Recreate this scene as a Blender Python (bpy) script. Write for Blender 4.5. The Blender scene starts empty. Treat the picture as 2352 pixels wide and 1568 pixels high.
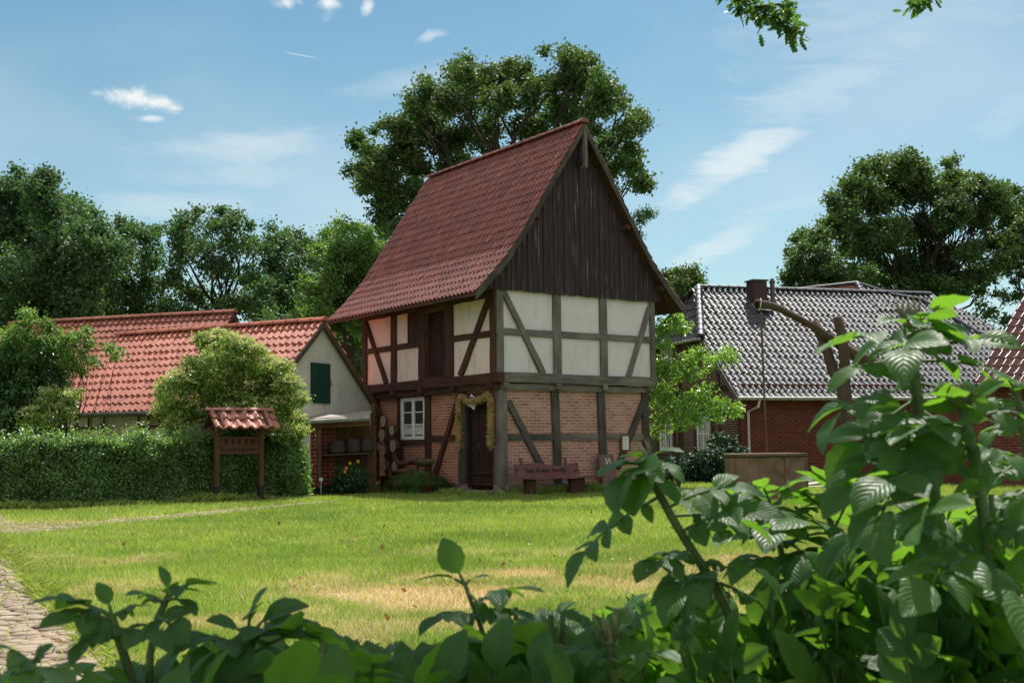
import bpy, math, random
import numpy as np
from mathutils import Vector, Matrix
random.seed(7); rng = np.random.default_rng(11)
SC = bpy.context.scene; COL = SC.collection
PI = math.pi

# ---------------------------------------------------------------- camera model (fitted to the photograph)
CF, CP, CR, CH = 2699.57, math.radians(5.057), math.radians(.666), 1.2
def ray(px, py):
    xr = (px-1176)/CF; ur = -(py-784)/CF
    x = xr*math.cos(CR)+ur*math.sin(CR); up = -xr*math.sin(CR)+ur*math.cos(CR)
    return np.array([x, math.cos(CP)-up*math.sin(CP), math.sin(CP)+up*math.cos(CP)])
def at(px, py, Y):
    r = ray(px, py); return np.array([0, 0, CH])+r*(Y/r[1])
def gr(px, py, z=0.):
    r = ray(px, py); return np.array([0, 0, CH])+r*((z-CH)/r[2])
def norm(v):
    v = np.asarray(v, float); return v/(np.linalg.norm(v)+1e-12)

# ---------------------------------------------------------------- object helpers
def thing(name, label, cat, loc=(0, 0, 0), rz=0., group=None):
    o = bpy.data.objects.new(name, None); COL.objects.link(o)
    o.location = loc; o.rotation_euler = (0, 0, rz); o.empty_display_size = .2
    o['label'] = label; o['category'] = cat
    if group: o['group'] = group
    return o
def tag(o, label=None, cat=None, group=None, kind=None):
    if label: o['label'] = label
    if cat: o['category'] = cat
    if group: o['group'] = group
    if kind: o['kind'] = kind
    return o
class MB:
    def __init__(s): s.v = []; s.f = []; s.uv = []
    def quad(s, pts, uvs=None, flip=False):
        n = len(s.v); s.v += [tuple(map(float, p)) for p in pts]
        idx = list(range(n, n+len(pts)))
        if uvs is None:
            p = [Vector(q) for q in pts]; e = (p[1]-p[0]); L1 = e.length; L2 = (p[-1]-p[0]).length
            uvs = [(0, 0), (L1, 0), (L1, L2), (0, L2)][:len(pts)] if len(pts) == 4 else [(q.x+q.y, q.z) for q in p]
        if flip: idx = idx[::-1]; uvs = uvs[::-1]
        s.f.append(idx); s.uv.append(list(uvs))
    def obox(s, c, ax, ay, az, jit=0., seg=1, grain=True):
        """oriented box: centre c, half axes ax ay az. ax is the long (grain) axis."""
        c, ax, ay, az = [np.asarray(q, float) for q in (c, ax, ay, az)]
        if np.dot(np.cross(ax, ay), az) < 0: az = -az
        L = np.linalg.norm(ax)*2; W = np.linalg.norm(ay)*2; D = np.linalg.norm(az)*2
        ou, ov = random.uniform(0, 50), random.uniform(0, 50)
        n0 = len(s.v); ring = []
        for i in range(seg+1):
            t = i/seg*2-1
            for (a, b) in ((-1, -1), (1, -1), (1, 1), (-1, 1)):
                j = (np.random.default_rng(int(abs(n0*31+i*7+a*3+b)*13+5)).normal(size=3)*jit) if jit else 0
                s.v.append(tuple(c+ax*t+ay*a+az*b+j))
        per = [0, W, W+D, 2*W+D, 2*W+2*D]
        for i in range(seg):
            for k in range(4):
                k2 = (k+1) % 4; a = n0+i*4
                u0, u1 = ou+L*i/seg, ou+L*(i+1)/seg
                s.f.append([a+k, a+4+k, a+4+k2, a+k2][::-1]); s.uv.append([(u0, ov+per[k]), (u1, ov+per[k]), (u1, ov+per[k+1]), (u0, ov+per[k+1])][::-1])
        e = n0+seg*4
        s.f.append([n0+3, n0+2, n0+1, n0][::-1][::-1]); s.uv.append([(ou, ov+D), (ou+.05, ov+D), (ou+.05, ov), (ou, ov)])
        s.f.append([e, e+1, e+2, e+3]); s.uv.append([(ou, ov), (ou+.05, ov), (ou+.05, ov+D), (ou, ov+D)])
    def box(s, x0, x1, y0, y1, z0, z1, jit=0., seg=1):
        c = ((x0+x1)/2, (y0+y1)/2, (z0+z1)/2); h = [(x1-x0)/2, (y1-y0)/2, (z1-z0)/2]
        A = [np.array([h[0], 0, 0]), np.array([0, h[1], 0]), np.array([0, 0, h[2]])]
        o = sorted(range(3), key=lambda i: -h[i]); s.obox(c, A[o[0]], A[o[1]], A[o[2]], jit, seg)
    def bar(s, p, q, w, d, up=(0, 0, 1), jit=0., seg=1):
        p, q = np.asarray(p, float), np.asarray(q, float); a = (q-p)/2; t = norm(a)
        y = norm(np.cross(t, norm(up))) if abs(np.dot(t, norm(up))) < .99 else norm(np.cross(t, (1, 0, 0)))
        z = np.cross(y, t); s.obox((p+q)/2, a, y*w/2, z*d/2, jit, seg)
    def tube(s, pts, rad, n=8, cap=True, wob=0.):
        pts = [np.asarray(p, float) for p in pts]
        if not hasattr(rad, '__len__'): rad = [rad]*len(pts)
        n0 = len(s.v); L = 0; ou = random.uniform(0, 9)
        ref = np.array([0, 0, 1.]) if abs(norm(pts[-1]-pts[0])[2]) < .9 else np.array([1., 0, 0])
        for i, p in enumerate(pts):
            t = norm(pts[min(i+1, len(pts)-1)]-pts[max(i-1, 0)])
            x = norm(np.cross(t, ref)); y = np.cross(t, x)
            for k in range(n):
                a = 2*PI*k/n; r = rad[i]*(1+(wob*math.sin(k*2.7+i*1.9+ou) if wob else 0))
                s.v.append(tuple(p+(x*math.cos(a)+y*math.sin(a))*r))
        for i in range(len(pts)-1):
            dL = float(np.linalg.norm(pts[i+1]-pts[i]))
            for k in range(n):
                k2 = (k+1) % n; a = n0+i*n
                r = rad[i]*2*PI/n
                s.f.append([a+k, a+k2, a+n+k2, a+n+k]); s.uv.append([(L, k*r), (L, (k+1)*r), (L+dL, (k+1)*r), (L+dL, k*r)])
            L += dL
        if cap:
            e = n0+(len(pts)-1)*n
            s.f.append(list(range(n0, n0+n))[::-1]); s.uv.append([(math.cos(2*PI*k/n)*rad[0], math.sin(2*PI*k/n)*rad[0]) for k in range(n)])
            s.f.append(list(range(e, e+n))); s.uv.append([(math.cos(2*PI*k/n)*rad[-1], math.sin(2*PI*k/n)*rad[-1]) for k in range(n)])
    def lathe(s, c, prof, n=16, axis=(0, 0, 1)):
        c = np.asarray(c, float); ax = norm(axis)
        s.tube([c+ax*z for r, z in prof], [max(r, 1e-4) for r, z in prof], n)
    def prism(s, poly, d):
        """extrude polygon (3D points) along vector d"""
        P = [np.asarray(p, float) for p in poly]; d = np.asarray(d, float); n = len(P)
        nr = np.zeros(3)
        for i in range(n): nr += np.cross(P[i], P[(i+1) % n])
        if np.dot(nr, d) > 0: P = P[::-1]
        x = norm(P[1]-P[0]); y = norm(np.cross(norm(d), x))
        uv = [(float(np.dot(p, x)), float(np.dot(p, y))) for p in P]
        s.quad(P, uv); s.quad([p+d for p in P][::-1], uv[::-1])
        for i in range(n):
            a, b = P[i], P[(i+1) % n]; s.quad([a, a+d, b+d, b])
    def build(s, name, mat, parent=None, smooth=False, bevel=0.):
        me = bpy.data.meshes.new(name); me.from_pydata(s.v, [], s.f)
        uvl = me.uv_layers.new(name='UVMap')
        flat = [c for fu in s.uv for p in fu for c in p]
        uvl.data.foreach_set('uv', flat)
        me.materials.append(mat)
        if smooth: me.polygons.foreach_set('use_smooth', [True]*len(me.polygons))
        me.update(); o = bpy.data.objects.new(name, me); COL.objects.link(o)
        if parent: o.parent = parent
        if bevel:
            m = o.modifiers.new('bevel', 'BEVEL'); m.width = bevel; m.segments = 1; m.limit_method = 'ANGLE'
        return o
def npmesh(name, V, F, mat, parent=None, uv=None, attrs=None, smooth=False):
    """V (n,3), F (m,k) arrays"""
    V = np.ascontiguousarray(V, dtype=np.float32); F = np.ascontiguousarray(F, dtype=np.int32); k = F.shape[1]
    me = bpy.data.meshes.new(name); me.vertices.add(len(V)); me.vertices.foreach_set('co', V.ravel())
    me.loops.add(F.size); me.loops.foreach_set('vertex_index', F.ravel())
    me.polygons.add(len(F)); me.polygons.foreach_set('loop_start', np.arange(0, F.size, k, dtype=np.int32))
    me.polygons.foreach_set('loop_total', np.full(len(F), k, dtype=np.int32))
    if smooth: me.polygons.foreach_set('use_smooth', np.ones(len(F), dtype=bool))
    me.update(calc_edges=True)
    if uv is not None:
        u = me.uv_layers.new(name='UVMap'); u.data.foreach_set('uv', np.ascontiguousarray(uv[F.ravel()], dtype=np.float32).ravel())
    for a, vals in (attrs or {}).items():
        at_ = me.attributes.new(a, 'FLOAT', 'POINT'); at_.data.foreach_set('value', np.ascontiguousarray(vals, dtype=np.float32))
    me.materials.append(mat)
    o = bpy.data.objects.new(name, me); COL.objects.link(o)
    if parent: o.parent = parent
    return o

# ---------------------------------------------------------------- material helpers
def srgb(r, g, b):
    f = lambda c: ((c/255+.055)/1.055)**2.4 if c/255 > .04045 else c/255/12.92
    return (f(r), f(g), f(b), 1)
class NT:
    def __init__(s, name):
        s.m = bpy.data.materials.new(name); s.m.use_nodes = True; s.t = s.m.node_tree; s.t.nodes.clear()
        s.out = s.n('ShaderNodeOutputMaterial'); s.b = s.n('ShaderNodeBsdfPrincipled'); s.l(s.b.outputs[0], s.out.inputs[0])
    def n(s, ty, **kw):
        nd = s.t.nodes.new(ty)
        for k, v in kw.items():
            setattr(nd, k, v)
        return nd
    def l(s, a, b): s.t.links.new(a, b)
    def uv(s): return s.n('ShaderNodeTexCoord').outputs['UV']
    def obj(s): return s.n('ShaderNodeTexCoord').outputs['Object']
    def mapping(s, vec, sc=(1, 1, 1), loc=(0, 0, 0)):
        m = s.n('ShaderNodeMapping'); s.l(vec, m.inputs[0]); m.inputs['Scale'].default_value = sc; m.inputs['Location'].default_value = loc; return m.outputs[0]
    def noise(s, vec, scale=5, detail=4, rough=.55, dist=0.):
        m = s.n('ShaderNodeTexNoise'); s.l(vec, m.inputs['Vector']); m.inputs['Scale'].default_value = scale
        m.inputs['Detail'].default_value = detail; m.inputs['Roughness'].default_value = rough; m.inputs['Distortion'].default_value = dist; return m.outputs[0]
    def ramp(s, fac, stops, interp='LINEAR'):
        m = s.n('ShaderNodeValToRGB'); m.color_ramp.interpolation = interp; e = m.color_ramp.elements
        while len(e) < len(stops): e.new(.5)
        for i, (p, c) in enumerate(stops): e[i].position = p; e[i].color = c if len(c) == 4 else (*c, 1)
        s.l(fac, m.inputs[0]); return m.outputs[0]
    def mix(s, fac, a, b, mode='MIX'):
        m = s.n('ShaderNodeMix', data_type='RGBA', blend_type=mode)
        for v, i in ((fac, 0), (a, 6), (b, 7)):
            if hasattr(v, 'is_linked'): s.l(v, m.inputs[i])
            else: m.inputs[i].default_value = v
        return m.outputs[2]
    def math(s, op, a, b=0., clamp=False):
        m = s.n('ShaderNodeMath', operation=op, use_clamp=clamp)
        for v, i in ((a, 0), (b, 1)):
            if hasattr(v, 'is_linked'): s.l(v, m.inputs[i])
            else: m.inputs[i].default_value = v
        return m.outputs[0]
    def bump(s, h, strength=.4, dist=.01):
        m = s.n('ShaderNodeBump'); s.l(h, m.inputs['Height']); m.inputs['Strength'].default_value = strength; m.inputs['Distance'].default_value = dist
        s.l(m.outputs[0], s.b.inputs['Normal']); return m
    def col(s, c):
        if hasattr(c, 'is_linked'): s.l(c, s.b.inputs['Base Color'])
        else: s.b.inputs['Base Color'].default_value = c
    def rough(s, r, spec=.5):
        s.b.inputs['Roughness'].default_value = r; s.b.inputs['Specular IOR Level'].default_value = spec
C = lambda *a: (*a, 1)
def wood(name, dark, light, rough=.85, grain=26, along=1.6, patch=.5, spec=.25, streak=None, bump=.5):
    t = NT(name); u = t.uv()
    g = t.noise(t.mapping(u, (along, grain, 1)), 1.0, 6, .65, .3)
    p = t.noise(t.mapping(u, (.9, 1.6, 1), (3, 7, 0)), 1.3, 3)
    f = t.math('ADD', t.math('MULTIPLY', g, 1-patch), t.math('MULTIPLY', p, patch))
    c = t.ramp(f, [(.32, dark), (.5, tuple((a+b)/2 for a, b in zip(dark, light))), (.68, light)])
    if streak:
        k = t.noise(t.mapping(u, (.55, 7, 1), (11, 3, 0)), 1.6, 5, .6)
        c = t.mix(t.ramp(k, [(.60, C(0, 0, 0)), (.68, C(1, 1, 1))]), c, streak)
    crack = t.noise(t.mapping(u, (.8, 60, 1)), 1., 3)
    c = t.mix(t.ramp(crack, [(.30, C(1, 1, 1)), (.38, C(0, 0, 0))]), c, tuple(x*.35 for x in dark[:3])+(1,))
    t.col(c); t.rough(rough, spec); t.bump(g, bump, .012); return t.m
def brickm(name, c1, c2, mortar, bw=.25, bh=.077, ms=.012, rough=.9, bumpd=.01, stain=.3, msm=.1):
    t = NT(name); u = t.uv(); uu = u
    b = t.n('ShaderNodeTexBrick'); t.l(uu, b.inputs['Vector'])
    b.inputs['Scale'].default_value = 1; b.inputs['Brick Width'].default_value = bw; b.inputs['Row Height'].default_value = bh
    b.inputs['Mortar Size'].default_value = ms; b.inputs['Mortar Smooth'].default_value = msm; b.inputs['Bias'].default_value = 0
    b.inputs['Color1'].default_value = c1; b.inputs['Color2'].default_value = c2; b.inputs['Mortar'].default_value = mortar
    n = t.noise(t.mapping(u, (1, 1, 1)), 2.2, 5, .6); n2 = t.noise(u, 60, 3)
    c = t.mix(.55, b.outputs[0], t.ramp(n2, [(.3, C(.45, .45, .45)), (.7, C(1.25, 1.2, 1.15))]), 'MULTIPLY')
    c = t.mix(stain, c, t.ramp(n, [(.3, C(.5, .5, .5)), (.7, C(1.3, 1.25, 1.2))]), 'MULTIPLY')
    t.col(c); t.rough(rough, .2)
    h = t.math('SUBTRACT', t.math('MULTIPLY', n2, .3), b.outputs['Fac']); t.bump(h, .6, bumpd); return t.m
def plaster(name, base, stain, low=.45, hi=.75, rough=.92, scale=1.4, bump=.35, crackc=None):
    t = NT(name); u = t.uv()
    n5 = t.noise(t.mapping(u, (2.2, .5, 1), (5, 1, 0)), 2.4, 5, .65)
    n = t.noise(u, scale, 6, .62, .4); n2 = t.noise(u, 55, 4)
    c = t.mix(t.ramp(n, [(low, C(0, 0, 0)), (hi, C(1, 1, 1))]), base, stain)
    c = t.mix(.35, c, t.ramp(n2, [(.3, C(.78, .78, .78)), (.7, C(1.1, 1.1, 1.1))]), 'MULTIPLY')
    c = t.mix(t.ramp(n5, [(.52, C(0, 0, 0)), (.78, C(.55, .55, .55))]), c, tuple(x*.62 for x in stain[:3])+(1,))
    if crackc:
        n3 = t.noise(u, 9, 5, .7, .6); c = t.mix(t.ramp(n3, [(.60, C(0, 0, 0)), (.66, C(1, 1, 1))]), c, crackc)
    t.col(c); t.rough(rough, .2); t.bump(t.math('ADD', n, t.math('MULTIPLY', n2, .4)), bump, .012); return t.m
def tilem(name, ca, cb, dirt, rough=.6, spec=.4, dirtlo=.52, coat=0.):
    t = NT(name); u = t.uv()
    fl = t.n('ShaderNodeVectorMath', operation='FLOOR'); t.l(u, fl.inputs[0])
    wn = t.n('ShaderNodeTexWhiteNoise', noise_dimensions='2D'); t.l(fl.outputs[0], wn.inputs['Vector'])
    c = t.mix(wn.outputs[0], ca, cb)
    n = t.noise(t.obj(), .9, 5, .65); n2 = t.noise(t.obj(), 14, 4, .6)
    c = t.mix(t.ramp(n, [(dirtlo, C(0, 0, 0)), (dirtlo+.25, C(.7, .7, .7))]), c, dirt)
    c = t.mix(t.ramp(n2, [(.58, C(0, 0, 0)), (.75, C(.6, .6, .6))]), c, dirt)
    t.col(c); t.rough(rough, spec); t.b.inputs['Coat Weight'].default_value = coat; t.b.inputs['Coat Roughness'].default_value = .12
    t.bump(n2, .15, .01); return t.m
def leafm(name, dark, light, trans=.35, rough=.5, spec=.4, tcol=None, veins=False, under=None):
    t = NT(name); a = t.n('ShaderNodeAttribute', attribute_name='rnd')
    c = t.mix(a.outputs['Fac'], dark, light)
    if veins:
        u = t.uv(); sx = t.n('ShaderNodeSeparateXYZ'); t.l(u, sx.inputs[0])
        av = t.math('ABSOLUTE', sx.outputs[1])
        ph = t.math('SUBTRACT', t.math('MULTIPLY', sx.outputs[0], 8.), t.math('MULTIPLY', av, 3.6))
        w = t.math('ABSOLUTE', t.math('SINE', t.math('MULTIPLY', ph, PI)))
        vein = t.math('SUBTRACT', 1., t.math('POWER', w, .35)); mid = t.math('LESS_THAN', av, .045)
        vv = t.math('MAXIMUM', vein, mid)
        c = t.mix(t.math('MULTIPLY', vv, .2), c, tuple(min(1, x*1.9+.01) for x in light[:3])+(1,))
        nn = t.noise(t.mapping(u, (9, 9, 1)), 3, 3)
        t.bump(t.math('ADD', t.math('SUBTRACT', w, mid), t.math('MULTIPLY', nn, .25)), .26, .0022)
    if under is not None:
        g = t.n('ShaderNodeNewGeometry'); c2 = t.mix(g.outputs['Backfacing'], c, under); t.col(c2)
    else: t.col(c)
    t.rough(rough, spec)
    tr = t.n('ShaderNodeBsdfTranslucent')
    tc = tcol if tcol else tuple(min(1, x*y) for x, y in zip(light[:3], (1.9, 2.0, .9)))+(1,)
    tm = t.mix(.35, tc, t.mix(1., c, C(1.6, 1.7, 1.0), 'MULTIPLY')); t.l(tm, tr.inputs[0])
    ms = t.n('ShaderNodeMixShader'); ms.inputs[0].default_value = trans
    t.l(t.b.outputs[0], ms.inputs[1]); t.l(tr.outputs[0], ms.inputs[2]); t.l(ms.outputs[0], t.out.inputs[0]); return t.m
def simple(name, c, rough=.6, spec=.4, metal=0., var=.25, scale=12):
    t = NT(name); n = t.noise(t.obj(), scale, 4, .6)
    k = t.ramp(n, [(.3, C(1-var, 1-var, 1-var)), (.7, C(1+var*.5, 1+var*.5, 1+var*.5))])
    t.col(t.mix(1., c, k, 'MULTIPLY')); t.rough(rough, spec); t.b.inputs['Metallic'].default_value = metal; t.bump(n, .15, .004); return t.m

M = {}
M['wood_brown'] = wood('wood_brown', C(.03, .012, .008), C(.105, .045, .03))
M['wood_grey'] = wood('wood_grey', C(.055, .045, .038), C(.23, .205, .18), patch=.45)
M['wood_greydark'] = wood('wood_greydark', C(.018, .014, .012), C(.11, .1, .082), patch=.65)
M['board'] = wood('board', C(.02, .012, .016), C(.068, .046, .053), streak=C(.2, .17, .16), patch=.4, grain=30)
M['door'] = wood('door', C(.018, .0085, .006), C(.055, .027, .019), grain=34)
M['wood_warm'] = wood('wood_warm', C(.05, .022, .01), C(.17, .085, .042))
M['bench'] = wood('bench', C(.1, .04, .034), C(.19, .085, .075), patch=.5, bump=.25)
M['wood_post'] = wood('wood_post', C(.05, .032, .02), C(.17, .12, .08))
M['sign_wood'] = wood('sign_wood', C(.05, .024, .013), C(.12, .065, .037))
M['brick'] = brickm('brick', C(.33, .135, .105), C(.47, .25, .19), C(.5, .38, .32))
M['brick_warm'] = brickm('brick_warm', C(.32, .105, .065), C(.48, .2, .125), C(.48, .32, .24))
M['brick_red'] = brickm('brick_red', C(.10, .022, .018), C(.15, .036, .026), C(.19, .1, .085), bw=.25, bh=.078, ms=.009)
M['brick_dark'] = brickm('brick_dark', C(.04, .018, .012), C(.10, .04, .026), C(.34, .27, .21), ms=.012)
M['brick_shed'] = brickm('brick_shed', C(.17, .03, .024), C(.22, .045, .033), C(.34, .22, .18), bw=.25, bh=.1, ms=.009)
M['plaster_pink'] = plaster('plaster_pink', C(.76, .6, .53), C(.6, .4, .27), .52, .8)
M['plaster_cream'] = plaster('plaster_cream', C(.64, .59, .6), C(.57, .51, .5), .45, .8)
M['plaster_barn'] = plaster('plaster_barn', C(.62, .6, .53), C(.4, .38, .33), .5, .85)
M['plaster_old'] = plaster('plaster_old', C(.66, .54, .46), C(.45, .34, .26), .45, .75, crackc=C(.16, .11, .08))
M['tile_granary'] = tilem('tile_granary', C(.135, .034, .028), C(.225, .062, .048), C(.09, .035, .036), .62, .45, .5)
M['tile_barn'] = tilem('tile_barn', C(.28, .074, .042), C(.43, .138, .085), C(.17, .08, .055), .6, .4, .6)
M['tile_back'] = tilem('tile_back', C(.22, .07, .045), C(.3, .11, .078), C(.18, .09, .07), .75, .3, .5)
M['tile_sign'] = tilem('tile_sign', C(.26, .085, .06), C(.4, .17, .13), C(.13, .065, .05), .6, .4, .5)
M['tile_black'] = tilem('tile_black', C(.03, .034, .042), C(.055, .06, .072), C(.07, .07, .065), .48, .4, .6, coat=.0)
M['tile_red2'] = tilem('tile_red2', C(.10, .028, .02), C(.17, .05, .035), C(.05, .02, .018), .35, .6, .55, coat=.2)
M['stone'] = plaster('stone', C(.2, .165, .14), C(.12, .095, .08), scale=4)
M['concrete'] = plaster('concrete', C(.21, .14, .095), C(.10, .062, .042), .38, .68, scale=2.6, bump=.8)
M['slate'] = plaster('slate', C(.16, .1, .085), C(.1, .065, .055), scale=5)
M['zinc'] = simple('zinc', C(.30, .30, .27), .5, .5, .3, .4, 6)
M['zinc_dark'] = simple('zinc_dark', C(.09, .08, .07), .5, .5, .3, .3, 6)
M['white'] = simple('white_paint', C(.72, .71, .7), .45, .4, 0, .12)
M['chalk'] = simple('chalk', C(.66, .66, .62), .9, .1, 0, .35, 60)
M['green_paint'] = wood('green_paint', C(.006, .035, .024), C(.012, .06, .042), grain=20, rough=.6)
M['black'] = simple('black_paint', C(.02, .018, .016), .7, .3)
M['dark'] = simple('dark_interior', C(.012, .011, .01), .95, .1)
M['yellow'] = simple('yellow_paint', C(.55, .31, .05), .6, .3)
M['paper'] = simple('paper', C(.62, .62, .58), .8, .2, 0, .1)
M['frame_brown'] = wood('frame_brown', C(.09, .035, .014), C(.2, .08, .035))
M['straw'] = leafm('straw', C(.36, .22, .085), C(.6, .43, .2), .2, .8, .15, C(.5, .35, .12))
M['skep'] = simple('skep_straw', C(.07, .055, .045), .95, .1, 0, .5, 40)
M['cut_wood'] = None
M['bark'] = wood('bark', C(.03, .022, .015), C(.11, .08, .055), grain=9, along=5, bump=1.)
M['bark_dark'] = wood('bark_dark', C(.018, .014, .011), C(.055, .043, .033), grain=6, along=1.2, bump=1.)
M['shadoof'] = wood('shadoof_wood', C(.03, .019, .014), C(.12, .078, .056), grain=12, along=2, bump=.9)
def cutwood():
    t = NT('cut_wood'); u = t.uv(); sx = t.n('ShaderNodeVectorMath', operation='LENGTH'); t.l(u, sx.inputs[0])
    nn = t.noise(u, 9, 3); r = t.math('ADD', t.math('MULTIPLY', sx.outputs[1], 300.), t.math('MULTIPLY', nn, 6.))
    c = t.mix(t.math('MULTIPLY', t.math('ADD', t.math('SINE', r), 1.), .5), C(.42, .27, .19), C(.62, .44, .33))
    c = t.mix(t.ramp(t.noise(u, 14, 4, .7), [(.55, C(0, 0, 0)), (.62, C(1, 1, 1))]), c, C(.14, .085, .06)); t.col(c); t.rough(.9, .15); return t.m
M['cut_wood'] = cutwood()
def glassm():
    t = NT('window_glass'); tr = t.n('ShaderNodeBsdfTransparent'); gl = t.n('ShaderNodeBsdfGlossy'); gl.inputs[0].default_value = (.8, .82, .82, 1); gl.inputs['Roughness'].default_value = .03
    fr = t.n('ShaderNodeLayerWeight'); fr.inputs[0].default_value = .5; ms = t.n('ShaderNodeMixShader')
    t.l(t.math('ADD', t.math('POWER', fr.outputs['Facing'], 3.), .05), ms.inputs[0]); t.l(tr.outputs[0], ms.inputs[1]); t.l(gl.outputs[0], ms.inputs[2]); t.l(ms.outputs[0], t.out.inputs[0]); return t.m
M['glass'] = glassm()
M['leaf_oak'] = leafm('leaf_oak', C(.016, .044, .017), C(.085, .145, .04), .28, .55, .32)
M['leaf_far'] = leafm('leaf_far', C(.016, .046, .024), C(.075, .145, .05), .28, .55, .32)
M['leaf_ash'] = leafm('leaf_ash', C(.04, .09, .02), C(.12, .21, .05), .38, .5, .35)
M['leaf_hedge'] = leafm('leaf_hedge', C(.035, .08, .022), C(.17, .28, .09), .33, .38, .55)
M['leaf_elder'] = leafm('leaf_elder', C(.045, .095, .022), C(.22, .33, .07), .35, .42, .5)
M['leaf_bush'] = leafm('leaf_bush', C(.02, .06, .02), C(.07, .15, .045), .3, .36, .6)
M['leaf_light'] = leafm('leaf_light', C(.07, .15, .03), C(.2, .33, .07), .4, .36, .6)
M['leaf_ivy'] = leafm('leaf_ivy', C(.01, .03, .018), C(.03, .075, .035), .15, .55, .25)
M['leaf_shrub'] = leafm('leaf_shrub', C(.02, .05, .018), C(.06, .13, .045), .3, .4, .45)
M['leaf_near'] = leafm('leaf_near', C(.03, .075, .02), C(.07, .14, .04), .45, .45, .4)
M['straw'] = leafm('straw', C(.42, .27, .11), C(.68, .5, .26), .2, .8, .15, C(.5, .35, .12))
M['flower_cream'] = leafm('flower_cream', C(.38, .40, .17), C(.62, .60, .32), .25, .8, .2, C(.6, .6, .25))
M['petal_yellow'] = leafm('petal_yellow', C(.8, .38, .02), C(.9, .52, .03), .3, .6, .3, C(.9, .5, .02))
M['petal_white'] = leafm('petal_white', C(.6, .6, .55), C(.8, .8, .76), .2, .8, .2, C(.7, .7, .6))
M['rose'] = leafm('rose_leaf', C(.016, .07, .02), C(.055, .15, .03), .45, .42, .3, tcol=C(.28, .56, .03), veins=True, under=C(.06, .13, .04))
M['rose_stem'] = simple('rose_stem', C(.11, .17, .06), .6, .35, 0, .35, 60)
M['rose_bud'] = simple('rose_bud', C(.2, .2, .1), .7, .3, 0, .4, 50)
def grassm():
    t = NT('grass_blades'); a = t.n('ShaderNodeAttribute', attribute_name='rnd'); d = t.n('ShaderNodeAttribute', attribute_name='dry')
    g = t.mix(a.outputs['Fac'], C(.115, .205, .026), C(.32, .41, .075)); s = t.mix(a.outputs['Fac'], C(.42, .30, .16), C(.66, .52, .33))
    c = t.mix(d.outputs['Fac'], g, s); t.col(c); t.rough(.55, .3)
    tr = t.n('ShaderNodeBsdfTranslucent'); t.l(t.mix(1., c, C(1.5, 1.6, .9), 'MULTIPLY'), tr.inputs[0]); ms = t.n('ShaderNodeMixShader'); ms.inputs[0].default_value = .35
    t.l(t.b.outputs[0], ms.inputs[1]); t.l(tr.outputs[0], ms.inputs[2]); t.l(ms.outputs[0], t.out.inputs[0]); return t.m
M['grass'] = grassm()
def groundm():
    t = NT('lawn_soil'); o = t.obj(); d = t.n('ShaderNodeAttribute', attribute_name='dry')
    n = t.noise(o, 1.1, 5, .6); n2 = t.noise(o, 22, 4, .7)
    g = t.mix(n2, C(.06, .115, .018), C(.14, .205, .04)); s = t.mix(n2, C(.32, .21, .12), C(.52, .39, .25))
    t.col(t.mix(d.outputs['Fac'], g, s)); t.rough(.95, .1); t.bump(n2, .8, .03); return t.m
M['ground'] = groundm()
def cobblem():
    t = NT('cobblestone'); a = t.n('ShaderNodeAttribute', attribute_name='rnd'); o = t.obj(); n = t.noise(o, 30, 5, .65); n1 = t.noise(o, 5, 4)
    c = t.mix(a.outputs['Fac'], C(.17, .13, .1), C(.34, .27, .2))
    c = t.mix(.6, c, t.ramp(n, [(.3, C(.55, .55, .55)), (.7, C(1.2, 1.2, 1.2))]), 'MULTIPLY')
    c = t.mix(t.ramp(n1, [(.55, C(0, 0, 0)), (.75, C(.5, .5, .5))]), c, C(.19, .17, .1)); t.col(c); t.rough(.85, .25); t.bump(n, .5, .008); return t.m
M['cobble'] = cobblem()
M['sand'] = plaster('path_sand', C(.3, .22, .14), C(.16, .13, .07), .4, .65, scale=5, bump=.8)
M['hose'] = simple('hose_rubber', C(.01, .05, .04), .5, .5)
M['iron'] = simple('rusty_iron', C(.15, .085, .06), .8, .3, .2, .5, 20)

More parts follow.
